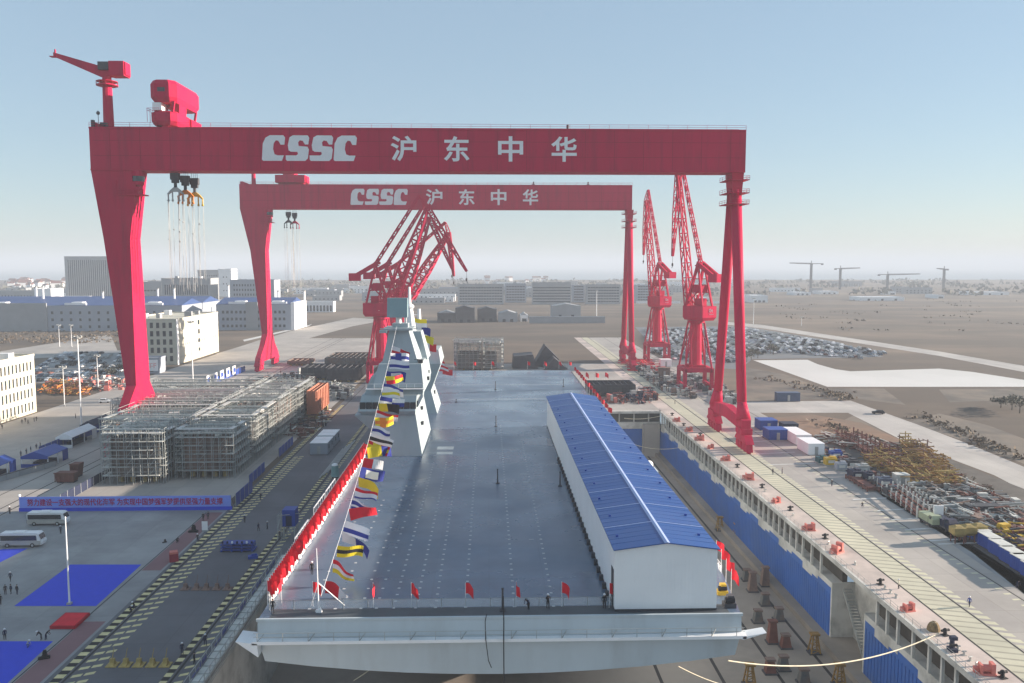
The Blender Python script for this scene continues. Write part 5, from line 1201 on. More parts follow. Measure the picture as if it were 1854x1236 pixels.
building('office_block', 'grey blue block standing beside the far gantry leg', -308,-256,1000,1030,38, M['bluewall'], (('y',14,6,1.6,2.6,3,5.6,3),))
building('office_block', 'low dark grey block at the near gantry leg edge', -458,-428,1100,1130,34, M['greywall'], (('y',6,3,3,2,6,8,3),))
building('office_block', 'far hazy block with an end coloured sunlit white', -519,-481,1500,1530,47, M['greywall'], (('y',8,4,2,3,6,10,3),)); building('office_block', 'far block end coloured sunlit white, next to the hazy block', -480.5,-458,1495,1530,49, M['white_paint'], (('y',2,3,2,2,10,12,6),))  # lit part of the grey block, its sunlight put into white paint
building('office_block', 'low white block with thin windows at the left edge behind the plant hall', -655,-592,1100,1130,22, M['greywall'], (('y',14,2,1.3,5,4,8,3),)); building('stair_tower', 'bright white end tower of the low block behind the plant hall', -591.5,-570,1098,1130,25, M['white_paint'], (('y',1,1,2,9,6,5,9),))
building('arcade_block', 'long low pale arcade building beyond the far gantry leg', -236,-186,1000,1015,12, M['white_paint'], (('y',12,1,2.4,7,1,4,1),))
flats = [(829,912,515),(914,953,514),(964,1034,512),(1037,1059,517),(1062,1124,516),(1153,1190,517)]
for i,(a,c,yt) in enumerate(flats):
    Y = 1190+i%2*60; building('apartment_block', ['wide hazy apartment block left of the group beyond the brown field','narrow pale apartment block beside the widest left block','hazy apartment block in the middle of the row beyond the field','slim hazy apartment block right of the middle one','long hazy apartment block left of the far pendulum leg','hazy apartment block right of the far pendulum leg'][i], xat(a,Y),xat(c,Y),Y,Y+18,zat(yt,Y), M['bluewall'] if i % 2 else M['greywall'], (('y',max(3,int((c-a)/5)),6,3.4 if i != 2 else 6,1.8,3,4.0,2),), group='apartment blocks beyond the field', gear=1)
sheds = [(824,859,557,584),(864,899,559,582),(791,823,566,583),(902,937,566,583),(1000,1052,553,575),(943,956,570,582)]
for i,(a,c,yt,yb) in enumerate(sheds):
    Y = at(900,yb).y; t = building('field_shed', ['tall dark shed beyond the field, left of its twin','tall dark shed beyond the field, right of its twin','low dark shed left of the tall pair','low grey shed right of the tall pair','broad grey shed roof beyond the long low wall','small white shed by the long low wall'][i], xat(a,Y),xat(c,Y),Y,Y+25,zat(yt,Y)-1, M['dark'] if i < 3 else (M['white_paint'] if i == 5 else M['greywall']), (('y',2,1,3,3,.1,4,2),), group='sheds beyond the field')
    w = (xat(c,Y)-xat(a,Y))/2; h = zat(yt,Y)-1; b = MB(); b.prism([(-w,h+.2),(w,h+.2),(0,h+3)], 'y', -12.4, 12.4); obj('gable_roof', b, M['dark'] if i < 2 else M['greywall'], t)
t = thing('field_wall', 'long low grey wall along the far side of the brown field', 'wall', at(958,585)); a_, c_ = at(958,585), at(1092,583); b = MB(); b.box(0,c_.x-a_.x,0,1.5,0,6); obj('panel', b, M['greywall'], t); b = MB(); b.box(-.3,c_.x-a_.x+.3,-.2,1.7,6,6.5); obj('coping', b, M['bluewall'], t)
for i,(a,c,yy,yt,l) in enumerate(((1152,1175,549,546,'left'),(1196,1232,549,546,'middle'),(1290,1310,549,546,'right'))):
    A, C = at(a,yy), at(c,yy); t = thing('boundary_wall', f'bright white boundary wall beyond the car store, {l} stretch', 'wall', A, 0, 'white boundary walls'); b = MB(); b.box(0,C.x-A.x,0,1,0,3.2); obj('panel', b, M['white_paint'], t); b = MB(); b.box(0,C.x-A.x,-.2,1.2,3.2,3.5); obj('coping', b, M['white_paint'], t)
rnd = random.Random(29)
for k in range(84):
    px = rnd.choice((rnd.uniform(520,820),rnd.uniform(520,820),rnd.uniform(255,520),rnd.uniform(0,260),rnd.uniform(840,1200),rnd.uniform(1150,1320),rnd.uniform(900,1150),rnd.uniform(1400,1850))); Y = rnd.uniform(1050,1900) if px < 830 else rnd.uniform(1450,2300); wd_ = rnd.uniform(20,75); h = rnd.uniform(6,15)
    building('plain_building', 'low hazy building far out on the plain beyond the shipyard', xat(px,Y)-wd_/2,xat(px,Y)+wd_/2,Y,Y+rnd.uniform(12,25),h, rnd.choice((M['greywall'],M['bluewall'],M['white_paint'],M['greywall'])), (('y',max(3,int(wd_/7)),max(1,int(h/5)),2.2,2.0,1.6,4.2,2),), group='low buildings far out on the plain')
rnd = random.Random(11); house = None
for k in range(46):                                   # white village houses at the far left
    px = rnd.uniform(18,135) if k < 34 else rnd.uniform(880,1000); Y = rnd.uniform(1900,2900) if k < 34 else rnd.uniform(2400,3000); x = xat(px,Y)
    if house is None:
        house = thing('village_house', 'tiny white village house in the hazy distance at the horizon', 'house', (x,Y,0), 0, 'far white village houses'); b = MB(); b.box(-7,7,-5,5,0,11); obj('wall', b, M['white_paint'], house); b = MB(); b.prism([(-5.6,11),(5.6,11),(0,15)], 'x', -7.4, 7.4); obj('roof', b, M['rust'], house)
    else: dup(house, (x,Y,0), rnd.uniform(-.5,.5), scale=rnd.uniform(.7,1.4))
whites = [(1362,1392,536,548),(1440,1470,531,535),(1487,1520,530,533),(1700,1712,536,541),(1760,1830,530,535),(1255,1290,540,546),(1560,1640,541,545),(1612,1624,530,534)]
for i,(a,c,yt,yb) in enumerate(whites):
    Y = at(900,yb).y; building('far_shed', ORD[i]+' pale shed out on the hazy right plain, listed from the dock outwards', xat(a,Y),xat(c,Y),Y,Y+40,max(5,zat(yt,Y)), M['white_paint'], (('y',3,1,4,3,.1,4,3),), group='pale sheds on the hazy plain')
for i,(px,yb,yt,jl,jr) in enumerate(((1469,524,477,-40,20),(1522,522,486,-9,36),(1608,524,497,-16,60),(1710,526,487,-14,6))):
    Y = 1900.0; x = xat(px,Y); h = zat(yt,Y)
    t = thing('tower_crane', ['hazy tower crane on the plain, tallest, its jib to the left','hazy tower crane with its jib pointing right, second on the plain','hazy low tower crane with the longest jib','hazy tower crane with a short jib, outermost on the plain'][i], 'tower crane', (x,Y,0), 0, 'tower cranes on the hazy plain')
    b = MB(); b.truss((0,0,0),(0,0,h),3,3,3,12,.9); obj('mast', b, M['dark'], t); k = Y/1500
    b = MB(); b.truss((-min(0,0),0,h),((jl if abs(jl) > abs(jr) else jr)*k,0,h+1.5),2.4,2,1,10,.6); obj('jib', b, M['dark'], t)
    b = MB(); s_ = (jr if abs(jl) > abs(jr) else jl)*k; b.beam((0,0,h),(s_,0,h),1.6); b.cbox((s_,0,h-3),(5,3,3.5)); obj('counter_jib', b, M['dark'], t); b = MB(); b.beam((0,0,h),(0,0,h+7),1.2); b.cbox((2,0,h-2.5),(2.5,2.5,2.8)); obj('cab', b, M['dark'], t)
# far woods and scrub: one mass
M['scrub'] = mat('dry_scrub', (.15,.115,.08), .95, .2, .05, rgb2=(.17,.13,.09), sc2=.02); M['leaf'] = mat('dull_evergreen', (.10,.10,.075), .9, .35, .3); M['bark'] = mat('bark', (.10,.08,.06), .9)
def clump(b, c, r, n, h, rnd, s=1.0):
    for _ in range(n):
        u = rnd.uniform(0,6.283); q = r*rnd.random()**.5; z = h*(.25+.75*rnd.random()*(1-.5*(q/r))); p = Vector((c[0]+q*math.cos(u),c[1]+q*math.sin(u),c[2]+z))
        a, e = Vector((rnd.uniform(-1,1),rnd.uniform(-1,1),rnd.uniform(-1,1)))*s, Vector((rnd.uniform(-1,1),rnd.uniform(-1,1),rnd.uniform(-1,1)))*s
        b.add([p+a,p+e,p-a,p-e],[(0,1,2,3)])
b = MB(); rnd = random.Random(3)
for _ in range(520):
    Y = rnd.uniform(1500,3000); px = rnd.choice((rnd.uniform(1200,1900),rnd.uniform(-60,700),rnd.uniform(700,1200))); clump(b,(xat(px,Y),Y,0),rnd.uniform(8,26),9,rnd.uniform(6,13),rnd,5)
struct('distant_woods', b, M['leaf'], 'stuff')
b = MB()
for _ in range(45):
    px = rnd.uniform(1380,1880); py = rnd.uniform(536,600); p = at(px,py); clump(b,(p.x,p.y,0),rnd.uniform(6,22),7,rnd.uniform(.5,1.6),rnd,1.2)
for pts in ([(1375,680),(1500,712),(1540,722)],[(1660,752),(1760,792),(1854,832)],[(1480,760),(1640,826),(1780,890)]):
    for (x0,y0),(x1,y1) in zip(pts,pts[1:]):
        for k in range(34): t_ = rnd.random(); p = at(x0+(x1-x0)*t_+rnd.gauss(0,10),y0+(y1-y0)*t_+rnd.gauss(0,3)); clump(b,(p.x,p.y,0),rnd.uniform(1,3),6,rnd.uniform(.4,1.5),rnd,.6)
for _ in range(160): p = at(rnd.uniform(0,230),rnd.uniform(598,622)); clump(b,(p.x,p.y,0),rnd.uniform(1,5),6,rnd.uniform(.5,2.2),rnd,.8)
struct('dry_scrub', b, M['scrub'], 'stuff')
def tree(label, px, py, h, r, group):
    t = thing('tree', label, 'tree', at(px,py), 0, group); b = MB(); b.tube((0,0,0),(.1,.1,h*.5),.22,.12,6)
    for k in range(5): a = k*1.3; b.tube((.05,.05,h*.35),(math.cos(a)*r*.6,math.sin(a)*r*.6,h*.75),.09,.03,4)
    obj('trunk', b, M['bark'], t); b = MB(); rr = random.Random(int(px*7))
    for k in range(7): u = rr.uniform(0,6.28); clump(b,(math.cos(u)*r*.5,math.sin(u)*r*.5,h*.3+rr.uniform(0,h*.3)),r*.6,34,h*.45,rr,.4)
    obj('crown', b, M['leaf'], t)
for i,(px,py,h,r) in enumerate(((1352,655,7,4),(1360,652,8,4),(1395,640,7,4),(1400,642,6,3.5),(195,684,6,4),(215,678,6,3.5),(1372,648,5,3),(1832,742,6,5),(1846,748,7,6),(1812,738,5,4))):
    tree(['bare dark tree beside the near pendulum leg','taller dark tree beyond the near pendulum leg','dark tree by the far edge of the white slab, taller of a pair','dark tree by the far edge of the white slab, smaller of a pair','dull green tree by the scrap and car park','smaller dull green tree next to the near gantry leg','low dark tree at the corner of the white slab','dark spreading tree at the right picture edge','largest dark tree cut by the right picture edge','smaller dark tree left of the pair at the picture edge'][i], px, py, h, r, 'dark trees')
# ---------------------------------------------------------------- parked cars
cm = [car_mesh('car', m, s) for m,s in ((M['white_paint'],False),(mat('car_silver', (.36,.38,.40), .3, .05, metal=.4),False),(M['charcoal'],True),(mat('car_blue_grey', (.08,.12,.18), .3, .05),False),(M['helmet'],True),(M['rust'],False))]
cn = ['white','silver','black','blue grey','pale','dark red']
def inpoly(P, x, y):
    c = False
    for i in range(len(P)):
        a, d = P[i], P[i-1]
        if (a.y > y) != (d.y > y) and x < (d.x-a.x)*(y-a.y)/(d.y-a.y)+a.x: c = not c
    return c
def lot(poly, dx, dy, keep, words_, group, ang, limit, rnd=random.Random(21)):
    P = [at(*p) for p in poly]; c = []
    y = min(p.y for p in P)
    while y < max(p.y for p in P):
        x = min(p.x for p in P)
        while x < max(p.x for p in P):
            if inpoly(P,x,y) and rnd.random() < keep: c.append((x,y))
            x += dx
        y += dy
    c.sort(key=lambda q: q[1]+rnd.random()*20)
    if len(c) > limit:
        b = MB()
        for (x,y) in c[limit:]: b.k = rnd.choice((0,1,1,2,3)); b.cbox((x,y,.3),(1.8,4.3,.7)); b.cbox((x,y-.1,1.0),(1.6,2.2,.45))
        struct('parked_cars', b, [M['white_paint'],M['steel'],M['charcoal'],M['bluewall']], 'stuff')
    for (x,y) in c[:limit]:
        k = rnd.choice((0,0,1,1,2,2,3,3,4,5)); o = bpy.data.objects.new('parked_car', cm[k]); COL.objects.link(o); o.location = (x+rnd.uniform(-.3,.3),y+rnd.uniform(-.4,.4),.012); o.rotation_euler = (0,0,ang+rnd.choice((0,math.pi))+rnd.uniform(-.05,.05))
        tag(o, f'{cn[k]} car parked in {words_}', 'car', group)
lot([(25,692),(112,640),(228,638),(230,694)], 3.2, 9, .55, 'the car park left of the near gantry leg', 'cars in the left car park', R(90), 90)
lot([(1165,596),(1300,594),(1345,594),(1500,620),(1610,640),(1560,650),(1440,640),(1350,640),(1335,658),(1225,652),(1175,640)], 3.1, 7.0, .72, 'the big car store right of the dock', 'cars in the right car store', R(90), 195)
# ---------------------------------------------------------------- people
def person_mesh(pose, mats, key):
    bm = bmesh.new(); sk = bm.verts.layers.skin.verify(); vs_ = {}
    def v(n, co, r): q = bm.verts.new(co); q[sk].radius = (r, r*(.8 if n in ('chest','pelvis','waist') else 1)); vs_[n] = q; return q
    def e(*ns):
        for a, c in zip(ns, ns[1:]): bm.edges.new((vs_[a], vs_[c]))
    dz, lean = (0, 0)
    if pose == 'crouch': dz, lean = -.45, .28
    if pose == 'bend': dz, lean = -.08, .42
    st = .22 if pose == 'walk' else .06
    v('pelvis',(0,0,.92+dz),.15); v('waist',(0,-lean*.3,1.1+dz),.13); v('chest',(0,-lean*.75,1.32+dz-lean*.15),.17); v('neck',(0,-lean*1.05,1.5+dz-lean*.35),.06); v('head',(0,-lean*1.15-.02,1.66+dz-lean*.45),.105); v('crown',(0,-lean*1.2-.01,1.74+dz-lean*.5),.07)
    e('pelvis','waist','chest','neck','head','crown')
    for s,sd in ((-1,'l'),(1,'r')):
        f = s*st
        if pose == 'crouch': v('hip'+sd,(s*.1,0,.45),.11); v('knee'+sd,(s*.16,-.36,.44),.08); v('ank'+sd,(s*.14,-.05,.08),.055); v('toe'+sd,(s*.15,-.2,.04),.045)
        else: v('hip'+sd,(s*.1,0,.86+dz),.105); v('knee'+sd,(s*.11,-f*.6-.03,.48),.075); v('ank'+sd,(s*.11,-f+.03,.08),.05); v('toe'+sd,(s*.12,-f-.12,.04),.045)
        e('pelvis','hip'+sd,'knee'+sd,'ank'+sd,'toe'+sd)
        cy, cz = -lean*.75, 1.4+dz-lean*.15
        v('sho'+sd,(s*.21,cy,cz),.07)
        if pose == 'hold': v('elb'+sd,(s*.27,cy-.12,cz-.22),.052); v('wri'+sd,(s*.1,cy-.3,cz+.02),.04); v('hand'+sd,(s*.06,cy-.36,cz+.08),.045)
        elif pose in ('crouch','bend'): v('elb'+sd,(s*.26,cy-.16,cz-.24),.052); v('wri'+sd,(s*.16,cy-.3,cz-.42),.04); v('hand'+sd,(s*.14,cy-.33,cz-.5),.045)
        else: v('elb'+sd,(s*.27,cy+.03+f*.4,cz-.28),.052); v('wri'+sd,(s*.27,cy-.04+f*.9,cz-.52),.04); v('hand'+sd,(s*.26,cy-.06+f,cz-.62),.045)
        e('chest','sho'+sd,'elb'+sd,'wri'+sd,'hand'+sd)
    me0 = bpy.data.meshes.new('body'); bm.to_mesh(me0); bm.free()
    o = bpy.data.objects.new('body', me0); COL.objects.link(o); md = o.modifiers.new('skin','SKIN'); md.use_smooth_shade = True; o.modifiers.new('sub','SUBSURF').render_levels = 1; o.modifiers['sub'].levels = 1
    me0.skin_vertices[0].data[0].use_root = True
    bpy.context.view_layer.update(); me = bpy.data.meshes.new_from_object(o.evaluated_get(bpy.context.evaluated_depsgraph_get())); me.name = 'body'
    hand = [vs for vs in ()]
    bpy.data.objects.remove(o); me.materials.clear()
    for m in mats: me.materials.append(m)
    hz0 = 1.5+dz-lean*.35; wz = .93+dz
    for p in me.polygons:
        z = p.center.z; x = abs(p.center.x)
        hipz = .55 if pose == 'crouch' else wz
        p.material_index = 2 if (z > hz0 and x < .14 and not (pose == 'bend' and p.center.y > -.4)) else (3 if z < .1 else (1 if z > hipz or x > .21 else 0))
        p.use_smooth = True
    # hands
    for p in me.polygons:
        x = abs(p.center.x); cz = 1.4+dz-lean*.15
        if pose == 'hold' and x < .13 and p.center.y < -.28 and cz-.05 < p.center.z < cz+.2: p.material_index = 2
        if pose in ('stand','walk') and x > .2 and p.center.z < cz-.55: p.material_index = 2
        if pose in ('crouch','bend') and x > .08 and p.center.z < cz-.44 and p.center.y < -lean*.75-.26: p.material_index = 2
    return me, Vector((0,-lean*1.2-.02,1.70+dz-lean*.47))
hb_m = MB(); hb_m.ball((0,0,0),(.135,.15,.13),10,4,True); hb_m.tube((0,-.03,-.015),(0,-.03,.005),.17,n=10); helm = mesh('helmet', hb_m, M['helmet'], True); hb_m2 = MB(); hb_m2.ball((0,0,-.05),(.115,.125,.13),10,4,True); hair = mesh('hair', hb_m2, M['black'], True)
PM = {}
def person(label, px, py, pose='stand', top='navy', low='charcoal', rz=0, hat=True, z=0, group=None, held=None):
    k = (pose,top,low)
    if k not in PM: PM[k] = person_mesh(pose, [M[low],M[top],M['skin'],M['black']], k)
    me, hd = PM[k]; t = thing('person', label, 'person', at(px,py,z), R(rz), group)
    obj('body', me, None, t); obj('helmet' if hat else 'hair', helm if hat else hair, None, t, hd); return t
G_ = 'people standing on the plaza'
person('person in dark clothes, left of the three standing beside the large blue carpet', 10,1076,'stand','charcoal','charcoal',20,False,group=G_)
person('person in dark clothes, middle of the three beside the large blue carpet', 20,1075,'stand','navy','charcoal',-30,False,group=G_)
person('person in dark clothes, right of the three beside the large blue carpet', 31,1076,'stand','charcoal','navy',160,False,group=G_)
person('person standing just behind the three beside the large blue carpet', 19,1052,'walk','navy','charcoal',0,True,group=G_)
person('person in dark clothes cut by the left picture edge', 1,1094,'stand','charcoal','charcoal',0,False,group=G_)
person('person in navy with white helmet, standing above the corner carpet', 9,1158,'stand','navy','charcoal',40,True,group=G_)
person('person in dark clothes bending over at the corner carpet edge', 75,1158,'bend','charcoal','charcoal',-60,True,group=G_)
person('second person bending beside the one at the corner carpet', 83,1158,'bend','charcoal','navy',100,False,group=G_)
person('person in pale clothes crouching on the corner carpet', 49,1172,'crouch','bluewall','workblue',90,True,group=G_)
person('person in navy standing by the front of the rear minibus', 110,966,'stand','navy','charcoal',0,True,group=G_)
person('person with white helmet standing at the left end of the banner', 18,930,'stand','charcoal','charcoal',0,True,group=G_)
person('person in dark clothes at the right end of the banner, left of a pair', 368,942,'stand','charcoal','charcoal',0,False,group=G_); person('person in dark clothes at the right end of the banner, right of a pair', 377,940,'stand','navy','charcoal',30,False,group=G_)
person('person standing beside the dark equipment on the plaza, white helmet', 358,981,'stand','charcoal','navy',0,True,group=G_)
person('crouching person at dark equipment in the middle of the plaza', 320,982,'crouch','charcoal','charcoal',60,False,group=G_)
person('person in navy with white helmet standing by the dock side rail', 330,1184,'stand','navy','navy',30,True,group='people on the dock road')
person('person crouching at the yellow blocks, first of two in white helmets', 236,1108,'crouch','navy','charcoal',70,True,group='people on the dock road'); person('person crouching at the yellow blocks, second of two in white helmets', 243,1100,'crouch','charcoal','navy',-20,True,group='people on the dock road')
person('person in dark clothes leaning on the gangway rail', 352,1202,'stand','charcoal','charcoal',90,False,group='people on the dock road'); person('person in navy walking on the gangway side of the dock road', 372,1168,'walk','navy','navy',30,True,group='people on the dock road')
for i,(px,py) in enumerate(((443,946),(468,961),(484,958),(472,905),(506,975))): person(['person walking alone where the yellow blocks end','person in navy, first of a pair on the shaded dock road','person in navy, second of a pair on the shaded dock road','person walking on the dock road above the blue frames','person standing at the foot of the blue stair tower'][i], px,py,'walk' if i % 2 else 'stand','navy','charcoal',i*50,i % 2 == 0,group='people on the dock road')
G_ = 'people on the left yard road'
for i,(px,py) in enumerate(((40,767),(46,764),(51,768),(62,763),(66,762),(4,776),(57,742),(137,757))): person(['first of three people standing together on the left yard road','second of three people standing together on the left yard road','third of three people standing together on the left yard road','person of a pair right of the three on the yard road','other person of the pair on the yard road','lone person at the left edge of the yard road','lone person by the corner of the cream office','lone person by the light pole on the yard road'][i], px,py,'stand' if i % 2 else 'walk','charcoal','charcoal',i*40,False,group=G_)
for i,(px,py) in enumerate(((38,826),(48,822),(56,818),(66,813),(73,810))): person(['first','second','third','fourth','fifth'][i]+' dark figure from the picture edge behind the blue shelter tent', px,py,'stand','navy','charcoal',i*70,False,group='people behind the blue shelter')
G_ = 'people on the flight deck'
person('person in dark clothes walking on the sunlit deck by the bow staff', 565,1040,'stand','charcoal','charcoal',0,True,DK,G_)
person('person in black with white helmet standing in the shed shadow, right of a pair', 992,1101,'hold','charcoal','charcoal',20,True,DK,G_); person('person leaning forward at the front deck edge, left of the pair', 957,1103,'bend','navy','charcoal',-40,False,DK,G_)
person('person in dark clothes by the open door of the shed', 1094,1101,'stand','charcoal','charcoal',0,True,DK,G_); person('person in dark clothes standing in the left bow corner', 494,1110,'stand','charcoal','charcoal',0,False,DK,G_); person('person standing among the red flags half way along the left edge', 653,866,'walk','charcoal','charcoal',90,False,DK,G_)
G_ = 'people on the right quay'
for i,(px,py,l,po,tp) in enumerate(((1399,859,'person standing on the hatched track, left of a pair','stand','charcoal'),(1416,858,'person standing on the hatched track, right of a pair','stand','charcoal'),(1506,880,'person in dark clothes standing on the outer crane rail','stand','charcoal'),(1562,918,'person crouching low on the wide quay road','crouch','charcoal'),(1627,1066,'person in tan clothes standing on the inner crane rail','stand','cream'),(1755,1098,'person in blue overalls walking across the hatched track','walk','workblue'),(1841,1064,'person bending at the far right picture edge','bend','navy'),(1222,731,'tiny person standing on the far quay track','stand','charcoal'))): person(l,px,py,po,tp,'navy' if i != 4 else 'charcoal',i*60,i in (2,4,5),group=G_)
# dark equipment on the plaza
for i,(px,py,l) in enumerate(((350,963,'black camera dolly on the plaza near the banner end'),(80,1192,'dark heap of camera gear by the corner carpet'),(298,982,'small dark bag lying on the open plaza'))):
    t = thing('camera_gear', l, 'camera gear', at(px,py), .4*i, 'camera gear on the plaza'); s = (1,.8,.45)[i]
    b = MB(); b.cbox((0,0,0),(1.9*s,.8*s,.35*s)); b.cbox((.1,0,.35*s),(.7*s,.6*s,.9*s)); obj('case', b, M['black'], t); b = MB(); b.cbox((.1,0,1.25*s),(.5*s,.3*s,.3*s)); b.beam((-.8*s,-.3*s,0),(.1,0,1.2*s),.07); b.beam((.9*s,.3*s,0),(.1,0,1.2*s),.07); obj('rig', b, M['charcoal'], t)
t = thing('signboard', 'small white board standing near the right end of the banner', 'sign', at(371,962)); b = MB(); b.cbox((0,0,.3),(1.2,.1,1.9)); obj('board', b, M['white_paint'], t); b = MB(); b.cbox((0,.2,0),(1.2,.6,.3)); obj('foot', b, M['steel'], t)
# ---------------------------------------------------------------- right quay
proto = None
for i,(px,py) in enumerate(((1226,763),(1248,781),(1268,797),(1287,812),(1315,834),(1357,868),(1406,910),(1466,960),(1516,1000),(1645,1106),(1786,1220))):
    l = f'red rusty mooring winch on the coping strip, {ORD[i]} from the far end'
    if proto is None:
        proto = thing('mooring_winch', l, 'winch', at(px,py), 0, 'red mooring winches along the dock edge'); b = MB(); b.cbox((0,0,0),(2.2,1.3,.25)); b.cbox((-.8,0,.25),(.3,1.2,1.2)); b.cbox((.7,0,.25),(.5,1.2,1.4)); obj('frame', b, M['pink'], proto)
        b = MB(); b.tube((-.65,0,.85),(.45,0,.85),.5,n=10); obj('drum', b, M['pink'], proto); b = MB(); b.cbox((-1.3,.2,0),(.6,.6,.9)); obj('motor', b, M['pink'], proto)
    else: dup(proto, at(px,py), R(-20+(i*37)%60), l, scale=.85+.15*(i%3))
proto = None
for i,(px,py) in enumerate(((1217,752),(1238,771),(1268,789),(1335,846),(1380,883),(1431,924),(1494,975),(1594,1058),(1711,1150),(1815,1227))):
    l = f'black T shaped mooring bollard on the dock edge, {ORD[i]} from the far end'
    if proto is None:
        proto = thing('bollard', l, 'bollard', at(px,py), 0, 'black bollards along the dock edge'); b = MB(); b.tube((0,0,0),(0,0,.75),.32,.24,8); b.cbox((0,0,0),(1.0,1.0,.1)); obj('post', b, M['black'], proto); b = MB(); b.tube((-.7,0,.8),(.7,0,.8),.2,n=8); b.ball((0,0,.85),(.35,.35,.3),8,4,True); obj('head', b, M['black'], proto)
    else: dup(proto, at(px,py), R(15), l)
proto = None
for i,(px,py) in enumerate(((1385,890),(1436,934),(1500,985),(1548,1022),(1602,1066),(1612,1074),(1622,1082),(1722,1165),(1734,1176),(1745,1186),(1757,1196),(1768,1206))):
    l = f'white mooring cleat on the dock edge, {ORD[i]} from the far end'
    if proto is None:
        proto = thing('cleat', l, 'cleat', at(px,py), 0, 'small cleats along the dock edge'); b = MB(); b.tube((0,0,0),(0,0,.6),.18,n=6); b.cbox((0,0,0),(.7,.5,.1)); obj('post', b, M['dockwhite'], proto); b = MB(); b.tube((-.35,0,.6),(.35,0,.6),.1,n=6); obj('horn', b, M['steel'], proto)
    else: dup(proto, at(px,py), R(20*i), l)
t = thing('fender', 'brown straw coloured fender heap at the end of the hawser', 'fender', at(1690,1141)); b = MB(); b.ball((0,0,0),(1.0,.9,1.5),10,5,True); obj('body', b, mat('straw_brown', (.20,.14,.07), .95, .4, 3, bump=.8), t); b = MB()
for k in range(30): a = k*.7; b.beam((math.cos(a)*.9,math.sin(a)*.8,.1),(math.cos(a)*.3,math.sin(a)*.3,1.45),.06)
obj('lashing', b, M['rope'], t)
t = thing('winch_stand', 'dark purple capstan machine on the dock edge past the hawser', 'capstan', at(1724,1178)); b = MB(); b.cbox((0,0,0),(1.0,1.4,.5)); b.tube((0,.1,.5),(0,.1,1.9),.4,.3,8); b.cbox((.1,0,1.7),(.9,.8,.5)); obj('body', b, M['navy'], t); b = MB(); b.tube((-.5,-.3,1.0),(.5,-.3,1.0),.22,n=8); obj('drum', b, M['charcoal'], t)
# hawsers
def hawser(label, a, c, sag, r=.09, m='rope'):
    a, c = Vector(a), Vector(c); P = []
    for i in range(25):
        s = i/24; q = a.lerp(c,s); q.z -= sag*4*s*(1-s); P.append(q-a)
    b = MB(); b.path(P, r, 6); o = obj('hawser', b, M[m], None, a); tag(o, label, 'mooring rope')
hawser('thick cream hawser sweeping from the bow across the dock to the quay', aty(1318,1196,93.6), at(1700,1146,.3), 2.4)
hawser('thin cream line dropping from under the bow to the dock floor', aty(1228,1206,95), at(1340,1245,DZ+.2), .5, .05); hawser('thin pale line under the left half of the bow', aty(690,1196,97), aty(640,1232,96), .1, .04)
hawser('thin pale rope across the far end of the dock, upper one', at(1130,757,-1), at(1212,748,.5), 1.0, .09); hawser('thin pale rope across the far end of the dock, lower one', at(1150,805,-6), at(1240,808,-4), 1.2, .07)
b = MB(); b.tube((32.6,165-SY,14.6),(32.6,165-SY,15.6),.9,.9,12); b.ball((32.6,165-SY,15.6),(.9,.9,.8),12,5,True); obj('side_dome', b, M['white_paint'], ship, smooth=True); b = MB(); b.box(31.3,34.2,163-SY,167-SY,14.2,14.6); b.prism([(31.3,14.2),(33.6,14.2),(31.3,12)], 'y', 164.6-SY, 165.4-SY); obj('dome_bracket', b, M['hull'], ship)
# stands on the dock floor
proto = {}
for i,(px,py,k,l) in enumerate(((1362,1070,0,'tall grey green'),(1385,1095,1,'squat rusty'),(1372,1126,1,'dark brown'),(1398,1163,0,'orange brown'),(1422,1172,1,'flat topped brown'),(1474,1182,2,'yellow grey trestle like'),(1418,1212,1,'dark stacked'),(1357,1240,2,'yellow lattice'),(1519,1240,2,'green lattice'),(1455,1236,1,'low dark'),(1385,1060,0,'thin brown'),(1410,1122,1,'square dark'),(1352,1050,1,'ochre'),(1394,1218,1,'rusty flat'),(1303,960,2,'small pale lattice'),(1334,972,2,'twin pale lattice'))):
    p = at(px,py,DZ); h = (4.2,2.4,3.6)[k]; t = thing('keel_stand', f'{l} keel stand on the dock floor right of the warship', 'keel stand', p, 0, 'keel stands on the dock floor'); m = M[('block_brown','block_grey','ochre')[k] if i not in (3,4,13) else 'rust']
    b = MB()
    if k == 2:
        for sx_ in (-1,1):
            for sy_ in (-1,1): b.beam((sx_*.9,sy_*.9,0),(sx_*.4,sy_*.4,h),.22)
        for z in (.9,1.9,2.8): w = .9-z*.14; b.beam((-w,-w,z),(w,-w,z),.14); b.beam((-w,-w,z),(-w,w,z),.14); b.beam((-w,-w,z-.8),(w,-w,z),.1); b.beam((w,-w,z-.8),(w,w,z),.1)
    else: b.loft([[(-1,-.8,0),(1,-.8,0),(1,.8,0),(-1,.8,0)],[(-.6,-.6,h),(.6,-.6,h),(.6,.6,h),(-.6,.6,h)]])
    obj('pillar', b, m, t); b = MB(); b.cbox((0,0,h),(1.7,1.3,.35)); obj('cap', b, M['block_brown'] if k == 1 else m, t); b = MB(); b.cbox((0,0,.003),(2.4,2.0,.25)); obj('foot', b, M['dark'], t)
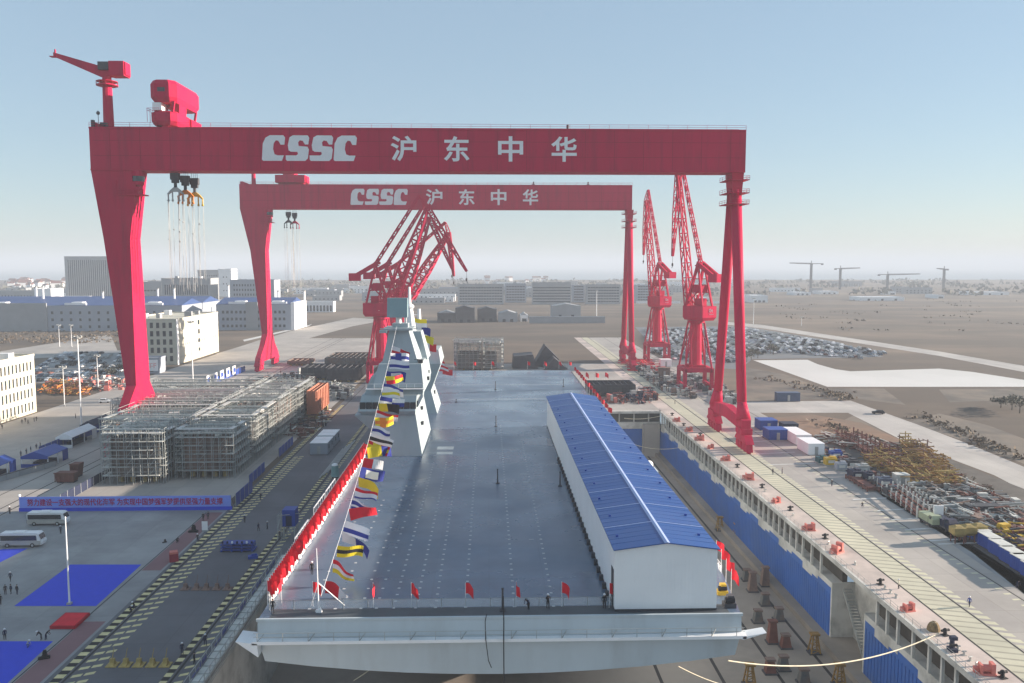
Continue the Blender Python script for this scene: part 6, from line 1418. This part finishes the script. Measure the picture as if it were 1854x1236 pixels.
# containers, racks and vehicles of the right yard
def cab_at(label, px, py, w, d, h, m, wn=2, roof=None, group='cabins and containers of the right yard', name='site_cabin', cat='cabin'):
    p = at(px,py); return cabin(name, label, cat, p.x-w/2,p.x+w/2,p.y,p.y+d,h, m, group, wn, roof=roof)
cab_at('blue cabin farthest along the row by the near pendulum leg', 1392,779,6,6,3.3,M['blue']); cab_at('blue cabin with dented roof in front of the farthest one', 1409,797,6.2,6,3.3,M['blue']); cab_at('dark blue cabin set behind the two blue ones', 1432,785,5,5,3.2,M['navy'])
cab_at('long white cabin, rear one of two in line', 1455,806,4.8,13,3.2,M['white_paint'],4); cab_at('long white cabin, front one of two in line', 1478,824,4.8,9,3.4,M['shed_wall'],3)
cab_at('dark blue container lying alone by the pale road', 1428,727,9.5,3.5,3.6,mat('slate_blue_container', (.07,.10,.17), .6),0); cab_at('black container on the scrap yard at the right', 1786,932,7.6,2.6,1.9,M['dark'],0); cab_at('white crate box standing among the yellow frames', 1635,878,3.4,2.6,2.6,M['plank'],0); cab_at('white container between the red pipes and the portal crane', 1206,664,6,5,4,M['white_paint'],0); cab_at('brown box among the junk under the portal crane', 1203,688,5.5,3,6,M['block_brown'],0)
for i in range(6):
    px, py = 1784+i*21, 985+i*14.5; cab_at(['first','second','third','fourth','fifth','sixth'][i]+' blue generator box from the yellow tanks, with white panel', px, py, 2.4,4.6,2.6, M['blue'], 2, M['plank'], 'blue generator boxes', 'generator', 'generator')
rnd = random.Random(9)
spots = [(1487,838),(1503,842),(1512,830),(1522,850),(1540,848),(1528,838),(1548,866),(1560,858),(1572,872),(1590,880),(1610,896),(1600,884)]
for i,(px,py) in enumerate(spots):
    t = thing('machine_box', ['teal painted','small yellow','dark blue','grey blue','low dark','rust streaked','navy','flat grey','blue capped','pale topped','long dark','square slate'][i]+' machine box in the equipment row by the outer crane rail', 'machine', at(px,py), 0, 'machine boxes by the outer rail')
    w, d, h = rnd.uniform(1.8,3.4), rnd.uniform(2,4), rnd.uniform(1.2,2.6); m = [mat('teal_dark',(.02,.09,.10)),M['yellow'],M['blue'],M['bluewall'],M['dark'],M['rust'],M['navy'],M['steel'],M['navy'],M['dark'],M['dark'],mat('slate',(.09,.11,.16))][i]
    b = MB(); b.cbox((0,0,.3),(w,d,h)); b.cbox((w*.2,0,h+.3),(w*.5,d*.5,.4)); obj('body', b, m, t); b = MB(); b.cbox((0,0,0),(w+.3,d+.3,.3)); obj('skid', b, M['steel'], t); b = MB(); b.cbox((0,-d/2,h*.45),(w*.6,.12,h*.4)); obj('panel', b, M['plank'], t)
def rack(label, pa_, pb2, w, h, m, n, group, tops=True):
    A, C = at(*pa_), at(*pb2); t = thing('steel_rack', label, 'rack', A, 0, group); D = C-A; u = D.normalized(); s = Vector((-u.y,u.x,0))*w
    b = MB()
    for k in (0,1):
        for z in (.5,h*.55): b.beam(s*k+Vector((0,0,z)), D+s*k+Vector((0,0,z)), .25)
    for i in range(n): q = D*(i/(n-1)); b.beam(q+Vector((0,0,.5)), q+s+Vector((0,0,.5)), .22)
    obj('frame', b, M[m], t)
    b = MB(); b.beam((0,0,0), (0,0,h), .3); po = None
    for i in range(n):
        for k in (0,1):
            q = D*(i/(n-1))+s*k
            if po is None: po = obj('post', b, M['plank'] if tops else M[m], t, q)
            else: clone(po, t, q)
    b = MB(); q = D*.5+s*.5; b.beam(D*.03+s*.5+Vector((0,0,.8)), D*.97+s*.5+Vector((0,0,.8)), w*.7, .4); obj('load', b, M['rust'], t)
rack('long dark red steel rack with pale upright posts, nearer row', (1682,938), (1600,878), 2.6, 2.6, 'rust', 10, 'steel racks of the right yard'); rack('long grey steel rack with pale posts, outer row', (1712,936), (1640,884), 2.2, 2.2, 'steel', 12, 'steel racks of the right yard'); rack('low red steel rack lying near the outer crane rail', (1592,890), (1552,866), 3, 1.2, 'rust', 6, 'steel racks of the right yard', False); rack('brown rack frames beyond the yellow scaffold heap', (1610,830), (1545,795), 5, 4, 'rust', 9, 'steel racks of the right yard', False)
def truck(label, px, py, m, rz):
    t = thing('truck', label, 'truck', at(px,py), rz, 'trucks of the right yard'); b = MB(); b.cbox((0,0,.5),(5.6,2.2,.4)); obj('chassis', b, M['dark'], t)
    b = MB(); b.loft([[(1.2,-1.1,.9),(2.9,-1.1,.9),(2.9,1.1,.9),(1.2,1.1,.9)],[(1.2,-1.1,2.0),(2.85,-1.1,2.0),(2.85,1.1,2.0),(1.2,1.1,2.0)],[(1.2,-1,2.7),(2.4,-1,2.7),(2.4,1,2.7),(1.2,1,2.7)]]); c_ = obj('cab', b, m, t)
    b = MB(); b.box(1.5,2.3,-1.13,1.13,1.9,2.5); obj('cab_window', b, M['glass'], c_); b = MB(); b.cbox((-1,0,.9),(3.8,2.2,1.4)); obj('load_bed', b, m, t)
    for x in (-1.8,1.9):
        for s in (-1,1): b = MB(); b.tube((x,s*.8,.45),(x,s*1.12,.45),.45,n=10); obj('wheel', b, M['black'], t)
truck('pale green truck with rounded load at the end of the red racks', 1684,950, mat('pale_green_truck', (.34,.38,.25), .5), R(-90)); truck('dark blue truck beside the white panel in the right yard', 1709,957, M['navy'], R(-80))
t = thing('upright_panel', 'white upright panel standing between the two trucks', 'panel', at(1698,944)); b = MB(); b.cbox((0,0,.2),(2.2,.3,3.4)); obj('board', b, M['white_paint'], t); b = MB(); b.cbox((0,0,0),(2.4,1.2,.2)); obj('foot', b, M['steel'], t)
for i,px in enumerate((1733,1752,1771)):
    t = thing('hopper', ['left','middle','right'][i]+' of three yellow hoppers standing on legs in the right yard', 'hopper', at(px,982-i*2), 0, 'yellow hoppers'); b = MB(); b.loft([[(-.7,-.7,1.4),(.7,-.7,1.4),(.7,.7,1.4),(-.7,.7,1.4)],[(-1.25,-1.1,2.0),(1.25,-1.1,2.0),(1.25,1.1,2.0),(-1.25,1.1,2.0)],[(-1.25,-1.1,3.2),(1.25,-1.1,3.2),(1.25,1.1,3.2),(-1.25,1.1,3.2)],[(-.5,-.4,3.6),(.5,-.4,3.6),(.5,.4,3.6),(-.5,.4,3.6)]]); obj('bin', b, M['ochre_pale'], t)
    for sx_ in (-1,1):
        for sy_ in (-1,1): b = MB(); b.beam((sx_*.9,sy_*.8,0),(sx_*.9,sy_*.8,2.0),.18); obj('leg', b, M['rust'], t)
heap('yellow_scaffold_frames', [(1560,832),(1580,820),(1600,818),(1700,850),(1745,880),(1700,892),(1640,878),(1580,850)], 620, 3.4, ['ochre','ochre_pale','ochre','rust','ochre_pale'], ln=(1.5,4.5), th=(.12,.28))
heap('yellow_scaffold_frames', [(1625,800),(1660,808),(1720,850),(1700,868),(1640,830)], 380, 4.0, ['ochre','ochre','ochre_pale','block_brown'], ln=(1.5,4), th=(.15,.3))
heap('steel_scrap', [(1485,792),(1540,790),(1625,815),(1630,838),(1580,820),(1520,808)], 320, 2.2, ['rust','block_brown','rust','plank'], ln=(3,7), th=(.15,.35))
heap('steel_scrap', [(1690,880),(1760,882),(1800,900),(1854,925),(1854,960),(1760,960),(1720,920)], 520, 2.2, ['steel','rust','block_brown','plank','dark'], ln=(2,8), th=(.15,.4), boxes=30)
heap('steel_scrap', [(1660,880),(1700,893),(1745,930),(1720,948),(1680,910)], 220, 2.0, ['dark','steel','block_grey'], ln=(3,8), th=(.3,.7), flat_=.05)
heap('steel_scrap', [(1775,960),(1854,950),(1880,1000),(1840,1000)], 160, 2.0, ['rust','block_brown','dark','yellow'], ln=(2,6), th=(.15,.4), boxes=14)
heap('steel_scrap', [(1490,815),(1520,822),(1600,870),(1640,905),(1600,890),(1500,830)], 200, 1.8, ['navy','dark','steel','rust'], ln=(1.5,4), th=(.15,.4), boxes=40)
for (name_, poly, m) in (('bare_earth', [(1390,757),(1470,750),(1560,765),(1640,800),(1560,800),(1490,795),(1420,770)], mat('reddish_earth', (.23,.14,.09), .95, .25, .1, rgb2=(.16,.12,.09), sc2=.05, amt2=.8)), ('scrap_ground', [(1480,800),(1640,800),(1854,885),(1920,1040),(1854,1075),(1760,1000),(1600,900)], mat('dark_yard_ground', (.10,.09,.08), .95, .3, .2)), ('bay_paving', [(1360,770),(1382,766),(1500,835),(1650,935),(1890,1100),(1890,1070),(1700,950),(1480,815),(1400,765),(1372,756)], M['conc_dark'])): flat(name_, [[at(*p) for p in poly]], m, .020)
bl = []
for (a,c,y_) in ((1358,1410,786),(1360,1420,800),(1372,1440,822),(1390,1478,842),(1545,1606,905),(1590,1640,925),(1615,1665,942),(1640,1690,960),(1685,1735,980),(1700,1790,986)):
    A, C = at(a,y_), at(c,y_-3); bl.append([(A.x,A.y),(C.x,C.y),(C.x,C.y+.7),(A.x,A.y+.7)])
flat('bay_line', bl, M['white_line'], .026)
# ---------------------------------------------------------------- haze
hb = MB(); hb.box(-16000,16000,-3000,20000,-22,150)
hz = bpy.data.materials.new('haze_air'); hz.use_nodes = True
N, Lk = hz.node_tree.nodes, hz.node_tree.links
for n in list(N):
    if n.type == 'BSDF_PRINCIPLED': N.remove(n)
pv = N.new('ShaderNodeVolumePrincipled'); pv.inputs['Color'].default_value = (.60,.66,.74,1); pv.inputs['Density'].default_value = .00026
pv.inputs['Anisotropy'].default_value = 0
Lk.new(pv.outputs[0], N['Material Output'].inputs['Volume'])
ho = struct('haze', hb, hz, 'stuff')
